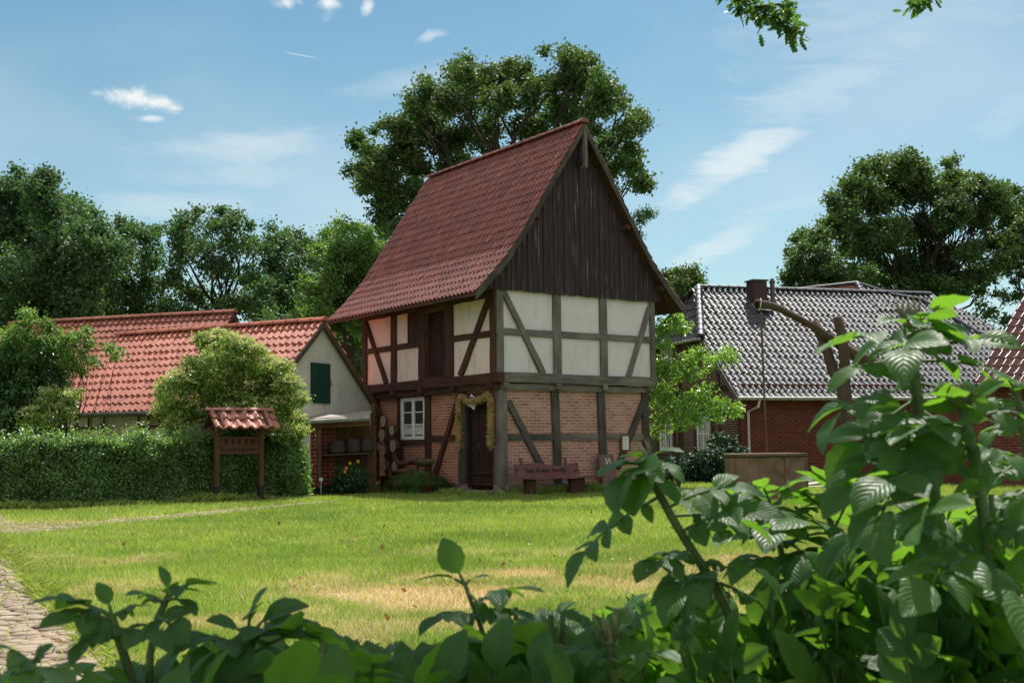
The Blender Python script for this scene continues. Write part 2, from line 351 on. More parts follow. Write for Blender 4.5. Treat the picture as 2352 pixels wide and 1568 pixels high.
# ---------------------------------------------------------------- world, sun, camera
SUN_AZ, SUN_EL = math.radians(19), math.radians(61)
def world():
    w = bpy.data.worlds.new('World'); SC.world = w; w.use_nodes = True; t = w.node_tree; t.nodes.clear()
    N = lambda ty, **k: (lambda nd: [setattr(nd, a, b) for a, b in k.items()] and nd or nd)(t.nodes.new(ty))
    def L(a, b): t.links.new(a, b)
    def mth(op, a, b=0., clamp=False):
        m = N('ShaderNodeMath', operation=op, use_clamp=clamp)
        for v, i in ((a, 0), (b, 1)):
            if hasattr(v, 'is_linked'): L(v, m.inputs[i])
            else: m.inputs[i].default_value = v
        return m.outputs[0]
    out = N('ShaderNodeOutputWorld'); bg = N('ShaderNodeBackground'); L(bg.outputs[0], out.inputs[0])
    sky = N('ShaderNodeTexSky', sky_type='NISHITA'); sky.sun_disc = False; sky.sun_elevation = SUN_EL; sky.sun_rotation = SUN_AZ
    sky.altitude = 50; sky.air_density = 1.0; sky.dust_density = .6; sky.ozone_density = 2.2
    tint = N('ShaderNodeMix', data_type='RGBA', blend_type='MULTIPLY'); tint.inputs[0].default_value = 1.; L(sky.outputs[0], tint.inputs[6]); tint.inputs[7].default_value = SKYTINT
    tc = N('ShaderNodeTexCoord'); sp = N('ShaderNodeSeparateXYZ'); L(tc.outputs['Generated'], sp.inputs[0])
    yy = mth('MAXIMUM', sp.outputs[1], .05); U = mth('DIVIDE', sp.outputs[0], yy); V = mth('DIVIDE', sp.outputs[2], yy)
    front = mth('GREATER_THAN', sp.outputs[1], .05)
    cb = N('ShaderNodeCombineXYZ'); L(U, cb.inputs[0]); L(V, cb.inputs[1])
    def noise(sc, det, rough=.6, scale=(1, 1, 1), rot=0., dist=0., loc=(0, 0, 0)):
        mp = N('ShaderNodeMapping'); L(cb.outputs[0], mp.inputs[0]); mp.inputs['Scale'].default_value = scale; mp.inputs['Rotation'].default_value = (0, 0, rot); mp.inputs['Location'].default_value = loc
        n = N('ShaderNodeTexNoise'); L(mp.outputs[0], n.inputs['Vector']); n.inputs['Scale'].default_value = sc; n.inputs['Detail'].default_value = det
        n.inputs['Roughness'].default_value = rough; n.inputs['Distortion'].default_value = dist; return n.outputs[0]
    def sstep(x, a, b):
        m = N('ShaderNodeMapRange', interpolation_type='SMOOTHSTEP'); L(x, m.inputs[0]); m.inputs[1].default_value = a; m.inputs[2].default_value = b; return m.outputs[0]
    def ell(px, py, rx, ry, rot=0.):
        r = ray(px, py); u0, v0 = r[0]/r[1], r[2]/r[1]; k = 1/CF
        du = mth('SUBTRACT', U, u0); dv = mth('SUBTRACT', V, v0); c, s = math.cos(rot), math.sin(rot)
        a = mth('DIVIDE', mth('ADD', mth('MULTIPLY', du, c), mth('MULTIPLY', dv, s)), rx*k)
        b = mth('DIVIDE', mth('SUBTRACT', mth('MULTIPLY', dv, c), mth('MULTIPLY', du, s)), ry*k)
        return mth('SQRT', mth('ADD', mth('MULTIPLY', a, a), mth('MULTIPLY', b, b)))
    puff = noise(30, 9, .68, dist=.5); tot = None
    for (px, py, rx, ry, rot, dens) in [(300, 222, 62, 27, -.1, 1), (352, 236, 80, 22, -.18, 1), (400, 248, 34, 11, -.15, .9), (345, 272, 44, 11, 0, .75), (222, 214, 24, 9, 0, .35), (660, 6, 34, 15, 0, .8), (752, 8, 34, 30, .3, 1), (845, 16, 17, 26, -.3, .8), (985, 84, 34, 13, .4, .45), (1010, 78, 26, 9, 0, .3)]:
        d = ell(px, py, rx, ry, rot); e = mth('SUBTRACT', mth('ADD', d, mth('MULTIPLY', mth('SUBTRACT', puff, .5), 3.6)), 0.)
        m = mth('MULTIPLY', sstep(mth('MULTIPLY', e, -1.), -1.15, .05), dens)
        tot = m if tot is None else mth('MAXIMUM', tot, m)
    ci = noise(9, 9, .66, (1., 4.2, 1), -.55, .7); ci2 = noise(2.6, 4, .5, (1, 1.8, 1), -.3, .2, (4, 2, 0)); ci3 = noise(7, 8, .64, (1, 4.5, 1), .1, .6, (9, 1, 0))
    c1 = None
    for (px, py, rx, ry, rot, dens) in [(1690, 370, 190, 48, .52, 1.15), (1930, 190, 330, 90, .52, .62), (1640, 570, 190, 30, .48, .8), (1760, 480, 210, 40, .15, .6), (2100, 60, 420, 90, .3, .5), (2330, 230, 130, 60, .7, .5), (2000, 30, 300, 90, .2, .5)]:
        d = ell(px, py, rx, ry, rot); m = mth('MULTIPLY', sstep(mth('MULTIPLY', mth('ADD', d, mth('MULTIPLY', mth('SUBTRACT', ci, .5), 3.2)), -1.), -1.75, .0), dens*.64)
        c1 = m if c1 is None else mth('MAXIMUM', c1, m)
    for (px, py, rx, ry, rot, dens) in [(620, 340, 420, 62, .03, .55), (560, 400, 380, 55, 0, .4), (950, 190, 220, 40, .2, .3), (420, 480, 420, 60, 0, .45)]:
        d = ell(px, py, rx, ry, rot); m = mth('MULTIPLY', sstep(mth('MULTIPLY', mth('ADD', d, mth('MULTIPLY', mth('SUBTRACT', ci3, .5), 2.4)), -1.), -1.3, .1), dens*.95)
        c1 = mth('MAXIMUM', c1, m)
    veil = mth('MULTIPLY', sstep(ci2, .42, .8), .26)
    haze = mth('MULTIPLY', sstep(mth('MULTIPLY', V, -1.), -.42, -.02), .3)
    # contrail
    ct = mth('MULTIPLY', sstep(mth('MULTIPLY', ell(690, 127, 52, 1.8, -.19), -1.), -1.1, -.3), .55)
    tot = mth('MAXIMUM', tot, ct)
    thin = mth('MAXIMUM', c1, mth('MULTIPLY', mth('ADD', veil, haze), 1.))
    tot = mth('MULTIPLY', mth('MINIMUM', mth('ADD', tot, mth('MULTIPLY', thin, mth('SUBTRACT', 1., tot))), .97), front)
    mx = N('ShaderNodeMix', data_type='RGBA'); L(tot, mx.inputs[0]); L(tint.outputs[2], mx.inputs[6]); mx.inputs[7].default_value = CLOUDCOL
    # broken bright clouds added at zenith and behind camera, unseen, to fill the shade
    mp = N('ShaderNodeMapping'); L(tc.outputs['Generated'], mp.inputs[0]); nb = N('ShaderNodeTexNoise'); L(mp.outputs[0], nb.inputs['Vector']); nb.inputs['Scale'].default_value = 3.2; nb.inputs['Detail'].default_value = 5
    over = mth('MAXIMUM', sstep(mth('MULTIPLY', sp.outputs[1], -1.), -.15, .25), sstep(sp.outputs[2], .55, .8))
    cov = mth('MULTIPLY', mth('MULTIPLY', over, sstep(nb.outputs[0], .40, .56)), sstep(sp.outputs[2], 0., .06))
    mx2 = N('ShaderNodeMix', data_type='RGBA'); L(cov, mx2.inputs[0]); L(mx.outputs[2], mx2.inputs[6]); mx2.inputs[7].default_value = FILLCLOUD; mx = mx2
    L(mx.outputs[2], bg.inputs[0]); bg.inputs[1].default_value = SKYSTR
SKYSTR = .073; SKYTINT = C(.73, .99, .90); CLOUDCOL = C(7.7, 8.1, 8.1); FILLCLOUD = C(10.8, 10.3, 10.2)
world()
sun = bpy.data.lights.new('sun', 'SUN'); sun.energy = 4.9; sun.angle = math.radians(.53); sun.color = (1, .95, .87)
so = bpy.data.objects.new('sun', sun); COL.objects.link(so)
sd = Vector((math.sin(SUN_AZ)*math.cos(SUN_EL), math.cos(SUN_AZ)*math.cos(SUN_EL), math.sin(SUN_EL)))
so.rotation_euler = sd.to_track_quat('Z', 'Y').to_euler(); so.location = (20, 40, 60)
cam = bpy.data.cameras.new('camera'); cam.sensor_width = 36; cam.lens = CF/2352*36; cam.clip_end = 3000; cam.clip_start = .05
co = bpy.data.objects.new('camera', cam); COL.objects.link(co); SC.camera = co
fw = Vector((0, math.cos(CP), math.sin(CP))); up0 = Vector((0, -math.sin(CP), math.cos(CP))); X = Vector((1, 0, 0))
rt = X*math.cos(CR)-up0*math.sin(CR); upv = X*math.sin(CR)+up0*math.cos(CR)
mw = Matrix((rt, upv, -fw)).transposed().to_4x4(); mw.translation = (0, 0, CH); co.matrix_world = mw
cam.dof.use_dof = True; cam.dof.focus_distance = 28; cam.dof.aperture_fstop = 25
SC.view_settings.view_transform = 'Standard'; SC.view_settings.look = 'None'; SC.view_settings.exposure = .68; SC.view_settings.gamma = 1
SC.render.resolution_x = 1024; SC.render.resolution_y = 682
SC.cycles.max_bounces = 5; SC.cycles.diffuse_bounces = 3; SC.cycles.glossy_bounces = 2; SC.cycles.transparent_max_bounces = 8; SC.cycles.transmission_bounces = 6

# ---------------------------------------------------------------- building helpers
def wall(mb, frame, u0, u1, w0, w1, holes=(), depth=.12, shape=None):
    """frame(u,w,d)->local point; d is depth into the wall. quads around rectangular holes, with reveals"""
    us = sorted({u0, u1, *[h[0] for h in holes], *[h[1] for h in holes]}); ws = sorted({w0, w1, *[h[2] for h in holes], *[h[3] for h in holes]})
    for a, b in zip(us, us[1:]):
        for c, d in zip(ws, ws[1:]):
            if any(h[0] <= (a+b)/2 <= h[1] and h[2] <= (c+d)/2 <= h[3] for h in holes): continue
            mb.quad([frame(a, c, 0), frame(b, c, 0), frame(b, d, 0), frame(a, d, 0)], [(a, c), (b, c), (b, d), (a, d)])
    for (a, b, c, d) in holes:
        for p, q in (((a, c), (b, c)), ((b, c), (b, d)), ((b, d), (a, d)), ((a, d), (a, c))):
            mb.quad([frame(*p, 0), frame(*q, 0), frame(*q, depth), frame(*p, depth)], [p, q, (q[0]+depth, q[1]), (p[0]+depth, p[1])])
def pant(t, h):
    t = t % 1.
    return np.where(t < .46, h*np.sin(PI*t/.46)**.9, -.45*h*np.sin(PI*(t-.46)/.54))
def tiles(name, mat, parent, O, A, H, prof, alen, tw, rh, h=.035, lip=.035, inside=None, flip=False, ns=7):
    """pantiled sheet. O origin at eave/start, A unit along, H unit horizontal up-slope dir, prof: [(dist,z)...] from eave up."""
    O, A, H = [np.asarray(q, float) for q in (O, A, H)]
    pr = np.array(prof, float); seg = np.hypot(np.diff(pr[:, 0]), np.diff(pr[:, 1])); S = np.concatenate([[0], np.cumsum(seg)])
    nr = int(round(S[-1]/rh)); rh = S[-1]/nr; nt = int(round(alen/tw)); tw = alen/nt
    aa = np.linspace(0, alen, nt*ns+1); sl = []
    for r in range(nr): sl += [(r*rh, -.012), (r*rh, lip), (r*rh, lip), (r*rh+rh*.5, lip*.5), ((r+1)*rh+.01, -.002)]
    sv = np.array([q[0] for q in sl]); off = np.array([q[1] for q in sl])
    dd = np.interp(sv, S, pr[:, 0]); zz = np.interp(sv, S, pr[:, 1])
    e = .15; tx = np.interp(sv+e, S, pr[:, 0])-np.interp(sv-e, S, pr[:, 0]); tz = np.interp(sv+e, S, pr[:, 1])-np.interp(sv-e, S, pr[:, 1])
    ln = np.hypot(tx, tz)+1e-9; nx, nz = -tz/ln, tx/ln
    hh = pant(aa/tw, h)[None, :]+off[:, None]
    jr = rng.normal(0, .004, (nr, nt+1)); hh = hh+np.repeat(np.repeat(jr, 5, 0), ns, 1)[:, :len(aa)]
    aj = rng.normal(0, .004, nr); A2 = aa[None, :]+np.repeat(aj, 5)[:, None]
    P = O+A*A2[..., None]+H*(dd[:, None]+nx[:, None]*hh)[..., None]
    P[..., 2] += (zz[:, None]+nz[:, None]*hh)
    n1 = len(aa); V = P.reshape(-1, 3); rows_ = np.array([k for k in range(len(sv)-1) if k % 5 in (0, 2, 3)]); i, j = np.meshgrid(rows_, np.arange(n1-1), indexing='ij')
    a = (i*n1+j).ravel(); F = np.stack([a, a+1, a+n1+1, a+n1], 1)
    if flip: F = F[:, ::-1]
    svv = np.repeat(sv, n1).reshape(-1, n1)+0.; svv[4::5] -= .012; svv += 1e-4
    uv = np.stack([(A2/tw), svv/rh], -1).reshape(-1, 2)
    if inside is not None:
        cs = (sv[i.ravel()]+sv[np.minimum(i.ravel()+1, len(sv)-1)])/2; ca = (aa[j.ravel()]+aa[j.ravel()+1])/2
        cd = np.interp(cs, S, pr[:, 0]); F = F[inside(ca, cd)]
    return npmesh(name, V, F, mat, parent, uv, smooth=True)
def ridge(name, mat, parent, p, q, r=.12, step=.36, dep=.0):
    p, q = np.asarray(p, float), np.asarray(q, float); L = np.linalg.norm(q-p); n = max(1, int(round(L/step))); t = (q-p)/L; mb = MB()
    x = norm(np.cross(t, (0, 0, 1))); up = np.cross(x, t)
    for k in range(n):
        a = p+t*(k*L/n-.02); b = p+t*((k+1)*L/n+.02); m = 8; rows = []
        for (c, rr) in ((a, r*1.13), (a+t*.05, r*1.13), (a+t*.055, r), (b, r*.97)):
            rows.append([c+x*math.cos(PI*i/m)*rr+up*(math.sin(PI*i/m)*rr*.85-dep) for i in range(m+1)])
        for r0, r1 in zip(rows, rows[1:]):
            for i in range(m): mb.quad([r0[i], r0[i+1], r1[i+1], r1[i]], [(k+.3, .2), (k+.5, .2), (k+.5, .6), (k+.3, .6)])
        mb.quad(rows[0][::-1], [(k+.3, .3)]*(m+1))
    return mb.build(name, mat, parent, smooth=False)
def window(parent, frame, u0, u1, w0, w1, cols=2, rows=3, fw_=.055, mb_=.028, mat=None, curtain=False, name='window'):
    """frame(u,w,d). returns frame object with pane sub-parts"""
    m = MB(); mat = mat or M['white']
    def bx(a, b, c, d, e, f):
        P = [frame(x, y, z) for x in (a, b) for y in (c, d) for z in (e, f)]; p = [np.asarray(q) for q in P]
        ctr = sum(p)/8; m.obox(ctr, (p[4]-p[0])/2, (p[2]-p[0])/2, (p[1]-p[0])/2)
    bx(u0, u1, w0, w0+fw_, -.02, .05); bx(u0, u1, w1-fw_, w1, -.02, .05); bx(u0, u0+fw_, w0+fw_, w1-fw_, -.018, .05); bx(u1-fw_, u1, w0+fw_, w1-fw_, -.018, .05)
    bx((u0+u1)/2-.03, (u0+u1)/2+.03, w0+fw_, w1-fw_, -.012, .045)
    for h0, h1 in ((u0+fw_, (u0+u1)/2-.03), ((u0+u1)/2+.03, u1-fw_)):
        bx(h0, h0+.03, w0+fw_, w1-fw_, 0, .04); bx(h1-.03, h1, w0+fw_, w1-fw_, 0, .04); bx(h0+.03, h1-.03, w0+fw_, w0+fw_+.035, 0, .04); bx(h0+.03, h1-.03, w1-fw_-.035, w1-fw_, 0, .04)
        for r in range(1, rows):
            z = w0+fw_+(w1-w0-2*fw_)*r/rows; bx(h0+.03, h1-.03, z-mb_/2, z+mb_/2, .003, .037)
        for c in range(1, cols//2):
            z = h0+(h1-h0)*c/(cols//2); bx(z-mb_/2, z+mb_/2, w0+fw_+.035, w1-fw_-.035, .005, .035)
    o = m.build(name, mat, parent)
    for h0, h1 in ((u0+fw_, (u0+u1)/2-.03), ((u0+u1)/2+.03, u1-fw_)):
        g = MB(); g.quad([frame(h0+.02, w0+fw_+.02, .02), frame(h1-.02, w0+fw_+.02, .02), frame(h1-.02, w1-fw_-.02, .02), frame(h0+.02, w1-fw_-.02, .02)]); g.build('pane', M['glass'], o)
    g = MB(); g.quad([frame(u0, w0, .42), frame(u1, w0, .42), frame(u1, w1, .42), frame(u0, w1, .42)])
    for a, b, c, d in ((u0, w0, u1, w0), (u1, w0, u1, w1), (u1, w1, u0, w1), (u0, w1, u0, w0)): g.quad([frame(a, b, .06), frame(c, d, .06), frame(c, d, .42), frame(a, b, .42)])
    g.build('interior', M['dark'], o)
    if curtain:
        c = MB(); n = 40
        for h0, h1 in ((u0+.08, (u0+u1)/2-.02), ((u0+u1)/2+.02, u1-.08)):
            for i in range(n):
                a, b = h0+(h1-h0)*i/n, h0+(h1-h0)*(i+1)/n; ft = lambda i: .05+.006*math.sin(i*1.7)
                zb = lambda i: w0+.12+.018*abs(math.sin(i*PI/10)); zt = w0+(w1-w0)*.375
                c.quad([frame(a, zb(i), ft(i)), frame(b, zb(i+1), ft(i+1)), frame(b, zt, ft(i+1)), frame(a, zt, ft(i))])
        c.build('curtain', M['white'], o)
    return o
def lettering(name, text, mat, parent, size, M4, ext=.003):
    cu = bpy.data.curves.new(name, 'FONT'); cu.body = text; cu.size = size; cu.extrude = ext; cu.align_x = 'CENTER'; cu.align_y = 'CENTER'; cu.resolution_u = 3
    tmp = bpy.data.objects.new(name, cu); COL.objects.link(tmp); dg = bpy.context.evaluated_depsgraph_get(); dg.update()
    me = bpy.data.meshes.new_from_object(tmp.evaluated_get(dg)); bpy.data.objects.remove(tmp); me.materials.clear(); me.materials.append(mat)
    o = bpy.data.objects.new(name, me); COL.objects.link(o); o.parent = parent; o.matrix_local = M4; return o
def frame_mat(o, x, y):
    x, y = Vector(x).normalized(), Vector(y).normalized(); z = x.cross(y); m = Matrix((x, y, z)).transposed().to_4x4(); m.translation = o; return m

# ================================================================ THE GRANARY
YAW = math.radians(35.773); G0 = np.array([-.31, 28.285, 0]); GU, GV = 6.154, 4.772; AO, BO = .095, .172
gran = thing('granary', 'tall half-timbered granary with brick ground floor, plastered upper floor and steep red pantile roof', 'granary', tuple(G0), YAW)
# local x = along gable (right/back), local y = along eaves side (left/back); left side faces -x, gable faces -y
LF = lambda off: (lambda u, w, d: np.array([off+d, u, w]))      # left side, u = y
GF = lambda off: (lambda u, w, d: np.array([u, off+d, w]))      # gable side, u = x
mb = MB(); wall(mb, lambda u, w, d: np.array([.02+d, u, w]), .02, GU, .26, 2.56, [(.28, 1.45, .26, 2.22), (3.39, 4.63, 1.38, 2.5)], .16); mb.build('side_brick_wall', M['brick_warm'], gran)
mb = MB(); wall(mb, GF(.02), .02, GV, .26, 2.56); wall(mb, lambda u, w, d: np.array([GV-.02, u, w]), .02, GU, .26, 2.56); wall(mb, lambda u, w, d: np.array([u, GU-.02, w]), .02, GV, .26, 2.56); mb.build('gable_brick_wall', M['brick'], gran)
mb = MB(); mb.box(-.03, .3, 1.45, GU+.06, -.1, .262, .006, 5); mb.box(-.03, .3, -.03, .27, -.1, .262, .006, 2); mb.box(.3, GV+.03, -.03, .4, -.1, .262, .006, 6); mb.box(GV-.3, GV+.03, .4, GU, -.1, .26); mb.build('plinth', M['stone'], gran, bevel=.01)
mb = MB(); mb.box(-.32, .16, .2, 1.5, -.1, .13, .006, 3); mb.build('doorstep', M['stone'], gran, bevel=.012)
# upper walls
z1_, ztop = 2.94, 4.95
mb = MB(); wall(mb, lambda u, w, d: np.array([-BO+.02+d, u, w]), -AO, GU+.36, z1_-.1, 4.93, [(2.14, 3.08, 2.98, 4.72), (3.43, 4.04, 3.98, 4.8)], .16); mb.build('side_plaster_wall', M['plaster_pink'], gran)
mb = MB(); wall(mb, GF(-AO+.02), -BO+.02, GV+BO, z1_-.1, 5.1); wall(mb, lambda u, w, d: np.array([GV+BO-.02, u, w]), -AO, GU+.36, z1_-.1, 4.93); wall(mb, lambda u, w, d: np.array([u, GU+.34, w]), -BO, GV+BO, z1_-.1, 5.); mb.build('gable_plaster_wall', M['plaster_cream'], gran)
mb = MB(); mb.quad([(-BO+.1, -AO+.1, 2.75), (-BO+.1, GU+.3, 2.75), (GV+.1, GU+.3, 2.75), (GV+.1, -AO+.1, 2.75)]); mb.build('upper_floor', M['dark'], gran)
# timbers
def lbeam(kind, p, q, w, mat, off, proud=.045, jit=.006):
    m = MB(); a = np.array([off-proud/2+.015, p[0], p[1]]); b = np.array([off-proud/2+.015, q[0], q[1]]); m.bar(a, b, proud+.03, w, up=norm(np.cross(norm(b-a), (1, 0, 0))), jit=jit, seg=max(2, int(np.linalg.norm(b-a)/.35))); return m.build(kind, mat, gran)
def gbeam(kind, p, q, w, mat, off, proud=.045, jit=.006):
    m = MB(); a = np.array([p[0], off-proud/2+.015, p[1]]); b = np.array([q[0], off-proud/2+.015, q[1]]); m.bar(a, b, proud+.03, w, up=norm(np.cross(norm(b-a), (0, 1, 0))), jit=jit, seg=max(2, int(np.linalg.norm(b-a)/.35))); return m.build(kind, mat, gran)
br, gy, gd = M['wood_brown'], M['wood_grey'], M['wood_greydark']
# left lower (u along y)
for (u, w) in ((6.05, .22), (4.72, .24), (3.27, .25)): lbeam('post', (u, .26), (u, 2.56), w, br, 0)
lbeam('post', (1.62, .26), (1.62, 2.56), .30, M['wood_greydark'], 0, .05)
lbeam('rail', (4.6, 1.32), (3.39, 1.32), .14, br, 0, .038); lbeam('rail', (3.15, 1.4), (1.78, 1.4), .15, br, 0, .038); lbeam('rail', (5.94, 1.6), (4.83, 1.6), .16, br, 0, .038)
lbeam('brace', (6.0, 2.5), (4.98, .33), .14, br, 0, .052); lbeam('brace', (1.78, 2.45), (2.98, .38), .15, br, 0, .052)
lbeam('lintel', (1.78, 2.36), (.2, 2.36), .28, br, 0, .04)
# corner post shared
m = MB(); m.box(-.03, .2, -.035, .2, .262, 2.54, .006, 6); m.build('corner_post', M['wood_grey'], gran)
lbeam('door_jamb', (.235, .2), (.235, 2.24), .1, M['wood_warm'], 0, .02, .003)
# left upper
for (u, w) in ((6.38, .2), (4.75, .25), (3.25, .34), (1.95, .36), (.0, .2)): lbeam('post', (u, z1_), (u, 4.93), w, br, -BO, .04)
for a, b in ((6.28, 4.88), (4.62, 3.43), (1.76, .1)): lbeam('rail', (a, 3.895), (b, 3.895), .155, br, -BO, .034)
lbeam('brace', (6.42, 4.85), (5.15, 2.96), .15, br, -BO, .05); lbeam('brace', (.1, 4.82), (1.44, 2.95), .17, br, -BO, .05)
lbeam('wall_plate', (-AO-.02, 4.86), (GU+.38, 4.86), .17, M['wood_brown'], -BO, .06)
lbeam('lintel', (3.08, 4.72), (2.12, 4.72), .09, M['wood_warm'], -BO, .03)
# gable lower (u along x)
gbeam('post', (1.73, .26), (1.665, 2.56), .22, gd, 0); gbeam('post', (3.22, .26), (3.15, 2.56), .225, gd, 0); gbeam('post', (4.68, .26), (4.67, 2.56), .2, M['wood_greydark'], 0)
for a, b in ((.2, 1.58), (1.8, 3.05), (3.3, 4.58)): gbeam('rail', (a, 1.395), (b, 1.395), .165, gy if a > 1 else gd, 0, .036)
gbeam('brace', (.24, 2.26), (1.22, .66), .17, gd, 0, .052); gbeam('brace', (4.66, 2.36), (3.66, .6), .17, gd, 0, .052)
# gable upper
for (x, w) in ((-.06, .2), (1.69, .23), (3.2, .22), (4.9, .15)): gbeam('post', (x, z1_), (x, 5.06), w, gy, -AO, .042)
for a, b in ((.04, 1.58), (1.8, 3.09), (3.31, 4.83)): gbeam('rail', (a, 3.94), (b, 3.94), .17, gy, -AO, .034)
gbeam('brace', (.06, 4.92), (1.24, 2.95), .15, gy, -AO, .052); gbeam('brace', (4.82, 4.8), (4.02, 2.95), .14, gy, -AO, .052)
# sill beams and jetty
m = MB(); m.box(-BO-.05, -BO+.12, -AO-.2, GU+.4, 2.72, 2.945, .007, 9); m.build('sill_beam', br, gran)
m = MB(); m.box(-BO+.02, GV+BO+.06, -AO-.055, -AO+.1, 2.715, 2.95, .007, 8); m.build('sill_beam', gy, gran)
m = MB(); m.box(-BO+.03, .12, -.02, GU+.3, 2.545, 2.69, .006, 9); m.build('jetty_beam', br, gran)
m = MB(); m.box(-.0, GV+.12, -AO+.01, .1, 2.545, 2.69, .006, 7); m.build('jetty_beam', gy, gran)
m = MB(); m.box(-BO-.02, .1, 0, GU+.3, 2.69, 2.72); m.build('jetty_board', br, gran)
for u in (5.9, 4.75, 3.3, 1.75, .12):
    m = MB(); m.box(-BO-.09, .05, u-.07, u+.07, 2.60, 2.735, .004, 2); m.build('joist_end', br, gran)
for x in (.1, 1.7, 3.2, 4.75):
    m = MB(); m.box(x-.08, x+.08, -AO-.075, .05, 2.58, 2.73, .004, 2); m.build('joist_end', gy, gran)
# doors
def plankdoor(u0, u1, w0, w1, off, n, name, mat):
    m = MB()
    for i in range(n):
        a, b = u0+(u1-u0)*i/n+.004, u0+(u1-u0)*(i+1)/n-.004; d = random.uniform(0, .008); m.box(off+d, off+.04, a, b, w0, w1, .001)
    return m.build(name, mat, gran)
d = plankdoor(.29, 1.44, .17, 2.22, .12, 6, 'door', M['door'])
for z_ in (.5, 1.9): m = MB(); m.box(.085, .12, .3, 1.43, z_, z_+.09); m.build('door_ledge', M['door'], d)
m = MB(); m.tube([(.11, 1.02, 1.26), (.06, 1.02, 1.26), (.055, 1.0, 1.2), (.06, .99, 1.12), (.11, .99, 1.1)], .012, 6); m.build('handle', M['iron'], d)
m = MB(); m.box(.002, .17, 1.40, 1.449, .2, 2.22); m.box(.002, .17, .281, .3, .2, 2.22); m.box(.002, .17, .3, 1.4, 2.17, 2.219); m.build('door_frame', M['door'], gran)
m = MB(); m.box(-BO+.022, -BO+.17, 3.03, 3.079, 2.98, 4.72); m.box(-BO+.022, -BO+.17, 2.141, 2.17, 2.98, 4.72); m.box(-BO+.022, -BO+.17, 2.17, 3.03, 4.66, 4.719); m.box(-BO-.02, -BO+.17, 2.141, 3.079, 2.95, 3.0); m.build('hatch_frame', M['wood_brown'], gran)
plankdoor(2.15, 3.07, 2.98, 4.71, -BO+.12, 5, 'hatch_door', M['door'])
m = MB(); m.quad([(-BO+.17, 3.43, 3.98), (-BO+.17, 4.04, 3.98), (-BO+.17, 4.04, 4.8), (-BO+.17, 3.43, 4.8)])
for i in range(9): m.box(-BO-.01, -BO+.03, 3.45+i*.066, 3.45+i*.066+.045, 3.98, 4.79, .001)
m.build('slatted_shutter', M['wood_brown'], gran)
window(gran, lambda u, w, d: np.array([-.03+d, u, w]), 3.40, 4.62, 1.39, 2.51, 2, 3, .06, .03, curtain=True)
# roof
RP = [(0, 4.81), (.62, 5.42), (1.12, 5.98), (1.6, 6.68), (2.08, 7.42), (3.375, 9.34)]   # eave -> ridge (distance, z)
EX = -.99; RX = 2.386; Y0, Y1 = -.476, GU+.36+.63
tiles('roof_tiles', M['tile_granary'], gran, (EX, Y0, 0), (0, 1, 0), (1, 0, 0), RP, Y1-Y0, .178, .285, .046, .024, flip=True)
tiles('roof_tiles', M['tile_granary'], gran, (2*RX-EX, Y0, 0), (0, 1, 0), (-1, 0, 0), RP, Y1-Y0, .178, .285, .034, .036)
ridge('ridge_tiles', M['tile_granary'], gran, (RX, Y0-.02, 9.36), (RX, Y1, 9.36), .12, .37)
def deck(parent, x_e, sgn, rp, y0, y1, mat, th=.07, gap=.03):
    m = MB(); p = [(x_e+sgn*d, z-gap) for d, z in rp]
    for (a, b) in zip(p, p[1:]):
        for dz in (0, -th): m.quad([(a[0], y0, a[1]+dz), (a[0], y1, a[1]+dz), (b[0], y1, b[1]+dz), (b[0], y0, b[1]+dz)])
        for y in (y0, y1): m.quad([(a[0], y, a[1]), (b[0], y, b[1]), (b[0], y, b[1]-th), (a[0], y, a[1]-th)])
    m.quad([(p[0][0], y0, p[0][1]), (p[0][0], y1, p[0][1]), (p[0][0], y1, p[0][1]-th), (p[0][0], y0, p[0][1]-th)])
    return m.build('roof_deck', mat, parent)
deck(gran, EX, 1, RP, Y0+.02, Y1-.02, M['wood_brown']); deck(gran, 2*RX-EX, -1, RP, Y0+.02, Y1-.02, M['wood_brown'])
for sgn, xe in ((1, EX), (-1, 2*RX-EX)):
    for y in (Y0-.015, Y1-.015):
        m = MB()
        for (a, b) in zip(RP, RP[1:]):
            A_ = np.array([xe+sgn*a[0], y, a[1]-.0]); B_ = np.array([xe+sgn*b[0], y, b[1]-.0]); dn = np.array([0, 0, -.21])
            m.prism([A_, B_, B_+dn, A_+dn], (0, .03, 0))
        m.build('verge_board', M['wood_greydark'], gran)
for y in np.arange(.0, GU+.3, .95):
    m = MB(); m.bar((EX+.1, y, 4.80), (-BO+.05, y, 5.62-.0), .11, .13); m.build('rafter_end', M['wood_brown'], gran)
